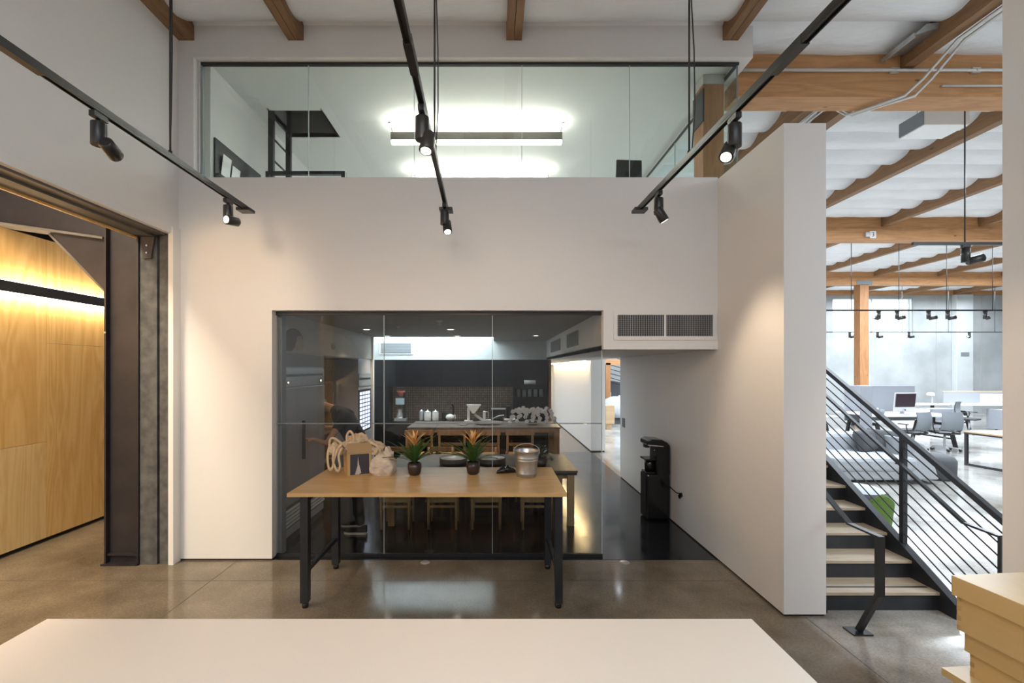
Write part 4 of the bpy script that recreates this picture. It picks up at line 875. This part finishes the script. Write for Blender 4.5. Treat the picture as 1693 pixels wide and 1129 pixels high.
# alcove
struct('wall_alcove', MB().box(-3.35, 6.72, 0, -3.32, 8.42, 2.35).box(-3.35, 6.72, 2.33, KL, 8.42, 2.35), mat('alcove_brown', (.075, .05, .03), .6, noise_amt=.4, nscale=4))
t = thing('alcove_shelves', 'dim shelving in the brown alcove between the two refrigerators', 'shelf', (-3.05, 7.7, 0))
for z in (.5, 1.0, 1.45, 1.9): part(t, 'shelf', B(-.25, -.5, z, .10, .65, z+.025), M['joist'])
for yy in (-.5, .63): part(t, 'upright', B(-.25, yy, 0, .10, yy+.02, 2.3), M['joist'])
random.seed(2)
for i in range(3):
    z = 1.476; x_ = -3.04; y_ = 7.50+.24*i
    solo('glass_cylinder', MB().cyl((0, 0, 0), (0, 0, .32), .04, n=14), M['conduit'], ['left tall canister in the dim alcove', 'middle tall canister in the dim alcove', 'right tall canister in the dim alcove'][i], 'canister', (x_, y_, z), group='canisters in the alcove')
solo('wall_shelf_lamp', B(-.02, -.10, 0, .02, .1, .02), M['cove'], 'small glowing strip low in the brown alcove', 'lamp', (-3.28, 7.45, 1.70))
t = thing('drinks_cooler', 'glass fronted cooler with lit rows beside the white panel edge', 'refrigerator', (KL-.38, 8.85, 0))
part(t, 'body', B(-.38, -.42, .0, .36, .43, 2.35), M['stainless']); part(t, 'control_panel', B(.36, -.41, 1.82, .372, .42, 2.06), M['mesh']); part(t, 'display', B(.372, -.36, 1.95, .376, .36, 1.98), M['blackm'])
part(t, 'door', B(.36, -.41, .95, .372, .42, 1.76), M['blackm']); part(t, 'lower_door', B(.36, -.41, .12, .375, .42, .93), M['stainless'])
for j in range(10):
    for i in range(4): part(t, 'lit_bottle', B(.373, -.36+i*.18, .985+j*.075, .377, -.22+i*.18, 1.04+j*.075), M['cooler'])
struct('trim_11', B(-2.95, 9.29, 0, KL+.035, 9.36, KZ+.05), M['white'])

# rear kitchen: cabinets, splashback, counter
def cab(x0, x1, z0, z1, lab, y=10.22):
    t = thing('kitchen_cabinet', lab, 'cabinet', ((x0+x1)/2, y, z0), group='black handleless wall cabinets')
    w_ = (x1-x0)/2; part(t, 'carcass', B(-w_, .02, 0, w_, .37, z1-z0), M['darkcab']); part(t, 'door', B(-w_+.002, 0, .002, w_-.002, .02, z1-z0-.002), M['darkcab'], bev=.002)
xs = [-2.80, -1.98, -1.16, -.34, .44]
for i in range(4): cab(xs[i], xs[i+1], 1.75, 2.36, ['leftmost black wall cabinet beneath the bright wall', 'second black wall cabinet from the left', 'third black wall cabinet from the left', 'rightmost black wall cabinet above the tiles'][i])
t = thing('oven_tower', 'tall dark open shelving unit at the right of the tiled counter', 'shelf unit', (.82, 10.2, 0))
part(t, 'case', MB().box(-.38, .36, 0, .38, .39, 2.36).box(-.38, 0, 0, -.355, .36, 2.36).box(.355, 0, 0, .38, .36, 2.36).box(-.38, 0, 2.33, .38, .36, 2.36), M['darkcab'])
for z in (.0, .95, 1.22, 1.50, 1.78, 2.05): part(t, 'shelf', B(-.355, .01, z, .355, .36, z+.02), M['darkcab'])
random.seed(9)
for i in range(5): solo('storage_jar', MB().cyl((0, 0, 0), (0, 0, .17), .045, n=12), M['mesh'], ['leftmost', 'second from left', 'middle', 'second from right', 'rightmost'][i]+' grey jar on the dark shelving behind the orchids', 'jar', (.56+.13*i, 10.32, 1.52), group='jars on the dark shelving')
solo('paper_roll', MB().cyl((-.13, 0, .05), (.13, 0, .05), .05, n=16), M['whitegloss'], 'white paper roll lying on the dark shelving', 'paper roll', (.82, 10.28, 1.801))
spb = struct('wall_splashback', B(-2.35, 10.57, .98, .44, 10.60, 1.75), M['tile'])
t = thing('kitchen_counter', 'long black kitchen counter below the tiled splashback', 'counter', (-1.18, 10.25, 0))
part(t, 'top', B(-1.62, -.25, .96, 1.62, .33, 1.0), M['darkcab']); 
for i in range(5): part(t, 'door', B(-1.60+.645*i, -.22, .10, -1.60+.645*(i+1)-.005, -.20, .95), M['darkcab'])
part(t, 'carcass', B(-1.60, -.20, .0, 1.60, .32, .96), M['darkcab'])
solo('tall_cabinet_side', B(0, 0, 0, .45, .36, .745), M['darkcab'], 'black end cabinet left of the coffee machine', 'cabinet', (-2.80, 10.22, 1.001))
# counter appliances
CZ = 1.0
def pos(px, D=10.35): return (px-VX)*D/F
t = thing('coffee_brewer', 'coffee brewer with a clear tank and red handles left on the counter', 'coffee machine', (pos(665), 10.2, CZ))
part(t, 'base', B(-.13, -.1, 0, .13, .1, .05), M['alu']); part(t, 'arm', B(.06, -.03, .05, .10, .03, .62), M['blackm']); part(t, 'tank', B(-.10, -.08, .36, .09, .08, .50), mat('pale_tank', (.45, .60, .66), .2))
part(t, 'carafe', MB().lathe([(0, 0), (.07, 0), (.08, .06), (.05, .14), (.06, .2)], (-.02, 0, .05), 18), M['alu']); part(t, 'filter_cone', MB().lathe([(.03, .55), (.10, .66), (.09, .66), (.02, .55)], n=18), mat('copper_red', (.5, .12, .07), .3))
def jar(nm, px, w_, h_, m_, lab, cat, D=10.2, lid=True):
    t = thing(nm, lab, cat, (pos(px, D), D, CZ), group=None)
    part(t, 'body', MB().lathe([(0, 0), (w_, 0), (w_*1.02, .02), (w_*1.02, h_*.9), (w_*.9, h_)], n=22), M[m_])
    if lid: part(t, 'lid', MB().lathe([(w_*.95, h_), (w_*.9, h_+.015), (.015, h_+.02), (.012, h_+.045), (0, h_+.045)], n=22), M['alu'])
    return t
jar('toaster', 697, .05, .20, 'alu', 'small silver toaster left of the white canisters', 'toaster')
jar('canister', 707, .075, .20, 'whitegloss', 'left white canister on the black counter', 'canister', D=10.1)
jar('canister', 720, .07, .20, 'whitegloss', 'right white canister with a spoon on the black counter', 'canister', D=10.1)
jar('steel_mug', 734, .045, .17, 'blackm', 'dark tumbler right of the white canisters', 'cup', lid=False)
t = thing('kettle', 'white oval kettle lying low before the tap', 'kettle', (pos(744, 10.1), 10.1, CZ)); part(t, 'body', MB().sphere((0, 0, .075), (.10, .07, .075)), M['whitegloss']); part(t, 'handle', MB().tube([(.06, 0, .12), (.11, 0, .13), (.12, 0, .05), (.08, 0, .02)], .01, 6), M['whitegloss'])
t = thing('tap', 'tall black mixer tap rising behind the kettle', 'tap', (pos(749), 10.4, CZ)); part(t, 'spout', MB().tube([(0, 0, 0), (0, 0, .30), (-.02, -.04, .34), (-.04, -.12, .32), (-.04, -.13, .26)], .016, 8), M['blackm']); part(t, 'lever', MB().bar((0, 0, .08), (.07, 0, .10), .012, .012), M['blackm'])
t = thing('stand_mixer', 'angular white espresso grinder with a wide funnel on the counter', 'grinder', (pos(783, 9.95), 9.95, CZ))
part(t, 'column', B(-.14, -.05, 0, -.08, .05, .30), M['whitegloss']); part(t, 'hopper', MB().prism([(-.15, .37), (.16, .37), (.14, .34), (.02, .18), (-.02, .18)], 'Y', -.07, .07), M['whitegloss']); part(t, 'foot', MB().box(-.20, -.08, 0, -.02, .08, .03).bar((.02, 0, .16), (.20, 0, .03), .06, .05), M['whitegloss'])
t = thing('juicer', 'silver and white kettle with open handle right of the grinder', 'kettle', (pos(803, 9.95), 9.95, CZ)); part(t, 'body', B(-.06, -.05, .05, .0, .05, .23), M['whitegloss'], bev=.01); part(t, 'handle', MB().tube([(.0, 0, .21), (.06, 0, .21), (.06, 0, .08), (.0, 0, .08)], .010, 6), M['alu']); part(t, 'base', B(-.08, -.06, .0, .12, .06, .05), M['whitegloss'], bev=.01)
t = thing('espresso_machine', 'low black and silver espresso machine right of the glass joint', 'coffee machine', (pos(824, 10.1), 10.1, CZ))
part(t, 'body', B(-.15, -.12, .09, .15, .12, .26), M['blackm'], bev=.01); part(t, 'cup_rail', B(-.16, -.13, .26, .16, .13, .275), M['alu']); part(t, 'lever', MB().tube([(-.14, -.14, .05), (0, -.15, .12), (.12, -.14, .14)], .014, 8), M['alu'])
for a in (-.13, .13): part(t, 'foot', B(a-.02, -.10, 0, a+.02, .10, .09), M['alu'])
solo('grinder_jar', MB().lathe([(0, 0), (.05, 0), (.06, .1), (.05, .3), (.07, .34), (0, .34)], n=18), M['blackm'], 'dark coffee grinder next to the white bowls', 'grinder', (pos(842, 10.1), 10.15, CZ))
for i, px in enumerate((838, 845)): solo('bowl', MB().lathe([(0, 0), (.03, 0), (.075, .06), (.07, .06), (.028, .008), (0, .008)], n=22), M['whitegloss'], ['left small white bowl at the end of the counter', 'right small white bowl at the end of the counter'][i], 'bowl', (pos(px, 9.98)+.02*i, 9.99, CZ), group='small white bowls')

# island
IZ = 1.075
t = thing('kitchen_island', 'stone topped island with a timber end frame', 'island', (-.18, 8.85, 0))
part(t, 'top', B(-1.42, -.45, IZ-.03, 1.42, .50, IZ), M['stone'], bev=.003)
part(t, 'cabinet', B(-1.30, .05, .05, 1.10, .46, IZ-.03), M['darkcab']); part(t, 'apron', B(-1.38, -.42, IZ-.10, 1.38, -.40, IZ-.03), M['chairw'])
for yy in (-.40, .40): part(t, 'end_post', B(1.30, yy-.04, 0, 1.40, yy+.04, IZ-.03), M['chairw'])
part(t, 'end_post', B(-1.40, -.44, 0, -1.32, -.36, IZ-.03), M['chairw']); part(t, 'end_panel', B(-1.41, -.36, .05, -1.39, .44, IZ-.04), M['chairw'])
solo('serving_tray', MB().lathe([(0, 0), (.26, 0), (.30, .03), (.27, .03), (.24, .012), (0, .012)], n=28), M['stone'], 'shallow grey platter on the stone island', 'platter', (pos(808, 8.9), 8.95, IZ))
solo('small_dish', MB().lathe([(0, 0), (.05, 0), (.09, .02), (.05, .01), (0, .01)], n=20), M['alu'], 'small shiny dish left of the platter on the island', 'dish', (pos(766, 8.8), 8.75, IZ))
# orchids
t = thing('orchid_arrangement', 'cascade of grey white orchids in a low pot on the island end', 'potted plant', (pos(880, 8.75), 8.78, IZ))
part(t, 'pot', MB().lathe([(0, 0), (.10, 0), (.13, .09), (.12, .09), (0, .07)], n=20), M['stone'])
random.seed(21)
for s_ in range(7):
    a = -2.6+s_*.85; ex = math.cos(a)*.33 if s_ % 2 else math.cos(a)*.26; sx = -.36+.12*s_
    pts = [(0, 0, .07), (sx*.4, -.05, .24), (sx*.8, -.08, .31), (sx*1.05, -.10, .22), (sx*1.15, -.12, .08)]
    part(t, 'stem', MB().tube(pts, .005, 5), M['leafd'])
    for k in range(8):
        f = .32+.68*k/7; i0 = min(int(f*4), 3); q = f*4-i0; p = Vector(pts[i0])*(1-q)+Vector(pts[i0+1])*q
        p += Vector((random.uniform(-.03, .03), random.uniform(-.05, .02), random.uniform(-.025, .03)))
        mb = MB(); ang = random.uniform(0, 1)
        for pe in range(5):
            an = ang+2*PI*pe/5; c_ = p+Vector((math.cos(an)*.020, -.004*(pe % 2), math.sin(an)*.020))
            mb.grid(lambda u, v: (c_.x+.023*math.cos(2*PI*u)*v, c_.y-.008*(1-v), c_.z+.023*math.sin(2*PI*u)*v), 8, 1)
        mb.sphere(tuple(p+Vector((0, -.012, 0))), .008, 6, 4)
        part(t, 'flower', mb, M['orchid'])

# dining table, chairs, stools
t = thing('dining_table', 'long dark topped dining table with pale legs behind the glass', 'table', (-.16, 6.8, 0))
part(t, 'top', B(-1.34, -.60, .735, 1.31, .60, .765), M['stone'], bev=.003); part(t, 'edge', B(-1.33, -.59, .70, 1.30, .59, .735), M['charcoal'])
part(t, 'apron', MB().box(-1.26, -.54, .64, 1.24, -.52, .70).box(-1.26, .52, .64, 1.24, .54, .70), M['chairp'])
for a in (-1.24, 1.22):
    for b_ in (-.54, .54): part(t, 'leg', B(a-.045, b_-.045, 0, a+.045, b_+.045, .70), M['chairp'])
def dchair(x, y, rz, lab, grp, back=True, seath=.45, wd=.38, m_='chairp', topz=.80, gname='dining_chair'):
    t = thing(gname, lab, 'chair', (x, y, 0), rz, group=grp); w_ = wd/2
    part(t, 'seat', B(-w_-.01, -.19, seath-.03, w_+.01, .19, seath), M[m_], bev=.006)
    for sx in (-1, 1):
        part(t, 'leg', MB().tube([(sx*(w_-.015), .16, 0), (sx*(w_-.02), .16, seath-.03)], [.014, .021], 8), M[m_])
        part(t, 'leg', MB().tube([(sx*(w_-.015), -.17, 0), (sx*(w_-.015), -.17, seath), (sx*(w_-.015), -.21, topz)] if back else [(sx*(w_-.015), -.17, 0), (sx*(w_-.015), -.17, seath-.03)], [.015, .022, .018] if back else [.015, .022], 8), M[m_])
        part(t, 'side_rung', MB().cyl((sx*(w_-.016), .16, seath*.55), (sx*(w_-.016), -.17, seath*.55), .009, n=8), M[m_])
    part(t, 'apron', MB().box(-w_+.01, -.18, seath-.08, w_-.01, -.165, seath-.03).box(-w_+.01, .155, seath-.08, w_-.01, .17, seath-.03), M[m_])
    part(t, 'front_rung', MB().box(-w_+.01, .153, seath*.66, w_-.01, .167, seath*.66+.03), M[m_]); part(t, 'rear_rung', MB().box(-w_+.01, -.178, seath*.66, w_-.01, -.162, seath*.66+.03), M[m_])
    if back:
        part(t, 'top_rail', MB().grid(lambda u, v: ((u-.5)*wd*1.08, -.205-.02*math.sin(PI*u)-.0, topz-.085+.085*v), 8, 1).grid(lambda u, v: ((u-.5)*wd*1.08, -.223-.02*math.sin(PI*u), topz-.085+.085*v), 8, 1).box(-wd*.54, -.222, topz-.004, wd*.54, -.204, topz), M[m_])
        part(t, 'lower_rail', MB().box(-w_+.02, -.20, topz-.27, w_-.02, -.185, topz-.22), M[m_])
    return t
# near side: seen as stools with their legs toward the glass
nx = [656.5, 733, 804, 886]
for i, px in enumerate(nx):
    dchair((px-VX)*6.2/F, 6.25, 0, ['leftmost pale wooden stool tucked under the dining table', 'second pale wooden stool from the left under the dining table', 'third pale wooden stool, by the glass joint, under the dining table', 'rightmost pale wooden stool tucked under the dining table'][i], 'pale stools on the near side of the dining table', back=False, wd=.40, gname='dining_stool')
for i, px in enumerate((660, 727, 800, 872)):
    dchair((px-VX)*7.55/F, 7.50, PI, ['far side dining chair behind the left bromeliad', 'far side dining chair whose top rail shows left of the black planters', 'far side dining chair behind the right bromeliad', 'far side dining chair behind the metal bucket'][i], 'wooden chairs on the far side of the dining table', m_='chairw', topz=.83, wd=.43)
for i, px in enumerate((698, 750, 804, 858)):
    dchair((px-VX)*8.15/F, 8.02, 0, ['leftmost counter chair against the island', 'second counter chair from the left against the island', 'third counter chair from the left against the island', 'rightmost counter chair against the island'][i], 'tall wooden chairs at the island', m_='chairw', topz=1.10, seath=.66, wd=.46, gname='counter_chair')
for i, px in enumerate((749.5, 813)):
    t = thing('round_planter', ['left round black dish with a pale top on the dining table', 'right round black dish with a pale top on the dining table'][i], 'dish', ((px-VX)*6.55/F, 6.60, .765), group='round black dishes on the dining table')
    part(t, 'wall', MB().lathe([(0, 0), (.19, 0), (.205, .02), (.205, .10), (.19, .10)], n=32), M['blackm']); part(t, 'top', MB().lathe([(.19, .10), (.19, .094), (0, .094)], n=32), mat('pale_top', (.42, .46, .48), .3))
t = thing('leafy_pot_plant', 'bushy dark green pot plant on the dining table behind the bucket', 'potted plant', ((892-VX)*6.4/F, 6.42, .765))
part(t, 'pot', MB().lathe([(0, 0), (.09, 0), (.12, .13), (.11, .13), (0, .11)], n=24), M['pot'])
random.seed(4)
for i in range(70):
    a = random.uniform(0, 2*PI); el = random.uniform(.1, 1.4); L = random.uniform(.12, .30); base = Vector((0, 0, .12))
    d = Vector((math.cos(a)*math.cos(el), math.sin(a)*math.cos(el), math.sin(el))); sd = d.cross(Vector((0, 0, 1))).normalized(); c0 = base+d*L*.55
    def fn(u, v): p = c0+d*(v*.11); p = p+sd*(u-.5)*.055*math.sin(PI*min(.999, v*.92+.05)); return (p.x, p.y, p.z-.05*v*v)
    mb = MB().grid(fn, 2, 4); mb.tube([base, c0], .002, 4); part(t, 'leaf', mb, M['leafd'])
# kitchen ceiling lights and sprinklers
for i, (px, py) in enumerate(((606, 544), (745, 544), (640, 555), (756, 555), (886, 554.5))):
    D = (KZ-CH)*F/(HY-py); x = (px-VX)*D/F
    lab = ['left near recessed downlight in the kitchen ceiling', 'centre near recessed downlight in the kitchen ceiling', 'left far recessed downlight above the bright wall', 'centre far recessed downlight above the bright wall', 'right recessed downlight near the side vents'][i]
    t = thing('downlight', lab, 'ceiling light', (x, min(D, 9.2), KZ-.012), group='recessed kitchen downlights')
    part(t, 'ring', MB().lathe([(.055, .012), (.075, .012), (.075, 0), (.055, .004)], n=24), M['whitegloss']); part(t, 'lens', MB().lathe([(0, .006), (.055, .006)], n=24), M['down'])
    l = bpy.data.lights.new('lamp', 'SPOT'); l.energy = 75; l.color = (1, .84, .64); l.spot_size = math.radians(100); l.spot_blend = .8; l.shadow_soft_size = .05
    o = bpy.data.objects.new('lamp', l); COL.objects.link(o); o.parent = t; o.location = (0, 0, -.01)
for i, (px, py) in enumerate(((660, 539), (726, 530))):
    D = (KZ-CH)*F/(HY-py); solo('sprinkler_head', MB().lathe([(0, 0), (.05, 0), (.03, -.02), (.012, -.03), (.012, -.05), (.03, -.052), (0, -.054)], n=16), M['conduit'], ['left small sprinkler head on the kitchen ceiling', 'right small sprinkler head on the kitchen ceiling'][i], 'sprinkler', ((px-VX)*D/F, D, KZ), group='kitchen sprinkler heads')
# cove light along the far corridor wall
t = thing('cove_light', 'warm strip light washing the far corridor wall', 'strip light', (2.44, 12.0, 2.345))
part(t, 'strip', B(-.02, 0, 0, .02, 7.0, .02), M['cove'])
t = thing('timber_door_frame', 'narrow timber jamb right of the dark shelving', 'door frame', (1.27, 10.25, 0)); part(t, 'jamb', B(-.03, 0, 0, .03, .34, 2.36), M['joist'])

# ---------------------------------------------------------------- person leaning into the alcove
def skinmesh(name, pts, edges, radii, m, parent, root=0, sub=2):
    me = bpy.data.meshes.new(name); me.from_pydata([Vector(p) for p in pts], edges, []); me.materials.append(m)
    o = bpy.data.objects.new(name, me); COL.objects.link(o); o.parent = parent
    sk = o.modifiers.new('skin', 'SKIN'); sk.use_smooth_shade = True
    for i, v in enumerate(me.skin_vertices[0].data):
        r = radii[i]; v.radius = r if isinstance(r, tuple) else (r, r); v.use_root = (i == root)
    ss = o.modifiers.new('subsurf', 'SUBSURF'); ss.levels = sub; ss.render_levels = sub
    return o
pt = thing('person', 'person in black bending into the alcove beside the steel refrigerator', 'person', (-1.75, 6.1, 0))
J = dict(pel=(-1.84, 6.40, .97), sp=(-1.98, 6.52, 1.17), ch=(-2.17, 6.66, 1.40), ub=(-2.28, 6.78, 1.47), nk=(-2.44, 6.90, 1.56), hb=(-2.60, 7.0, 1.57), hd=(-2.72, 7.06, 1.56),
         sr=(-2.14, 6.56, 1.47), er=(-2.28, 6.22, 1.13), wr=(-2.36, 6.02, 1.22), sl=(-2.34, 6.92, 1.46), el=(-2.50, 7.15, 1.22), wl=(-2.78, 7.30, 1.22),
         hpr=(-1.82, 6.30, .90), kr=(-1.84, 6.12, .50), ar=(-1.73, 5.93, .10), hpl=(-1.86, 6.50, .90), kl=(-1.90, 6.34, .50), al=(-1.86, 6.22, .10))
O = Vector((-1.75, 6.1, 0)); 
for k in J: J[k] = tuple(Vector(J[k])-O)
names = list(J); ix = {n: i for i, n in enumerate(names)}
E = [('pel', 'sp'), ('sp', 'ch'), ('ch', 'ub'), ('ub', 'nk'), ('nk', 'hb'), ('hb', 'hd'), ('ub', 'sr'), ('sr', 'er'), ('er', 'wr'), ('ub', 'sl'), ('sl', 'el'), ('el', 'wl'), ('pel', 'hpr'), ('hpr', 'kr'), ('kr', 'ar'), ('pel', 'hpl'), ('hpl', 'kl'), ('kl', 'al')]
RD = dict(pel=.13, sp=.115, ch=.13, ub=.09, nk=.055, hb=.08, hd=.10, sr=.06, er=.042, wr=.028, sl=.06, el=.042, wl=.028, hpr=.085, kr=.058, ar=.040, hpl=.085, kl=.058, al=.040)
skinmesh('body', [J[n] for n in names], [(ix[a], ix[b]) for a, b in E], [RD[n] for n in names], M['skin'], pt)
def sub(nm, ns, es, rr, m): 
    i2 = {n: i for i, n in enumerate(ns)}; return skinmesh(nm, [J[n] for n in ns], [(i2[a], i2[b]) for a, b in es], rr, m, pt)
J['sm'] = tuple(Vector(J['sr'])*.4+Vector(J['er'])*.6); J['sm2'] = tuple(Vector(J['sl'])*.4+Vector(J['el'])*.6); J['nb'] = tuple(Vector(J['ub'])*.05+Vector(J['nk'])*.95)
sub('shirt', ['pel', 'sp', 'ch', 'ub', 'nb', 'sr', 'sm', 'sl', 'sm2'], [('pel', 'sp'), ('sp', 'ch'), ('ch', 'ub'), ('ub', 'nb'), ('ub', 'sr'), ('sr', 'sm'), ('ub', 'sl'), ('sl', 'sm2')], [.165, .155, .165, .125, .075, .085, .068, .085, .068], M['shirt'])
sub('trousers', ['sp', 'pel', 'hpr', 'kr', 'ar', 'hpl', 'kl', 'al'], [('sp', 'pel'), ('pel', 'hpr'), ('hpr', 'kr'), ('kr', 'ar'), ('pel', 'hpl'), ('hpl', 'kl'), ('kl', 'al')], [.13, .155, .11, .082, .062, .11, .082, .062], M['jeans'])
# head details
hd = Vector(J['hd'])
hh = MB().sphere(tuple(hd+Vector((.03, 0, .03))), (.115, .105, .12), 16, 12); part(pt, 'hair', hh, M['hair'])
for s_ in (-1, 1):
    part(pt, 'ear', MB().sphere(tuple(hd+Vector((-.01, s_*.105, -.02))), (.02, .01, .03), 8, 6), M['skin'])
    part(pt, 'eye', MB().sphere(tuple(hd+Vector((-.105, s_*.035, 0))), .013, 8, 6), M['whitegloss'])
part(pt, 'nose', MB().prism([(-.095, 0), (-.125, -.04), (-.095, -.045)], 'Y', -.012, .012), M['skin']).location = hd
part(pt, 'mouth', MB().box(-.103, -.025, -.07, -.095, .025, -.06), mat('lips', (.35, .12, .1), .5)).location = hd
def hand(w0, d, up, m_):
    w0 = Vector(w0); d = Vector(d).normalized(); up = Vector(up); s2 = d.cross(up).normalized(); up = s2.cross(d)
    palm = MB().obox(w0+d*.045, (.03, .09, .075), Matrix((up, d, s2)).transposed())
    for i in range(4):
        o_ = s2*(-.028+.019*i); L = [.065, .075, .07, .055][i]; p0 = w0+d*.085+o_
        palm.tube([p0, p0+d*L*.45+up*.002, p0+d*L*.65-up*.022, p0+d*L*.5-up*.045], [.009, .0085, .008, .006], 8)
    p0 = w0+d*.02-s2*.035
    palm.tube([p0, p0+d*.035-s2*.02-up*.01, p0+d*.06-s2*.01-up*.035], [.012, .010, .008], 8)
    part(pt, 'hand', palm, m_, bev=.006)
hand(J['wr'], (-.9, -.25, .1), (0, 0, 1), M['skin']); hand(J['wl'], (-1, .2, 0), (0, 0, 1), M['skin'])
def shoe(a, toe):
    a = Vector(a); a.z = 0; d = Vector(toe).normalized(); s2 = Vector((-d.y, d.x, 0))
    def out(z, k): return [tuple(a+d*(-.08)+d*(.30*t)+s2*w_*k*sgn+Vector((0, 0, z))) for sgn in (1, -1) for t, w_ in ([(0, .025), (.08, .036), (.45, .038), (.75, .048), (.93, .036), (1, .012)] if sgn == 1 else [(1, .012), (.93, .036), (.75, .048), (.45, .038), (.08, .036), (0, .025)])]
    so = MB(); lo, hi = out(0, 1.05), out(.03, 1.05); n = len(lo); so.add(lo+hi, [tuple(range(n))[::-1], tuple(range(n, 2*n))]+[(k, (k+1) % n, n+(k+1) % n, n+k) for k in range(n)])
    part(pt, 'shoe_sole', so, M['rubber'], label='white rubber sole')
    up = MB(); rings = [out(.03, 1.0), out(.055, .92)]; top = []
    for p in rings[1]:
        t_ = ((Vector(p)-a).dot(d)+.08)/.30; c_ = a+d*(t_*.30-.08); top.append(tuple(c_+(Vector(p)-c_-Vector((0, 0, Vector(p).z)))*.55+Vector((0, 0, .115 if t_ < .38 else .095-.05*t_))))
    vs = rings[0]+rings[1]+top; up.add(vs, [(k, (k+1) % n, n+(k+1) % n, n+k) for k in range(n)]+[(n+k, n+(k+1) % n, 2*n+(k+1) % n, 2*n+k) for k in range(n)]+[tuple(range(2*n, 3*n))], True)
    part(pt, 'shoe', up, M['shirt'])
shoe(J['ar'], (-1, .05, 0)); shoe(J['al'], (-1, -.05, 0))
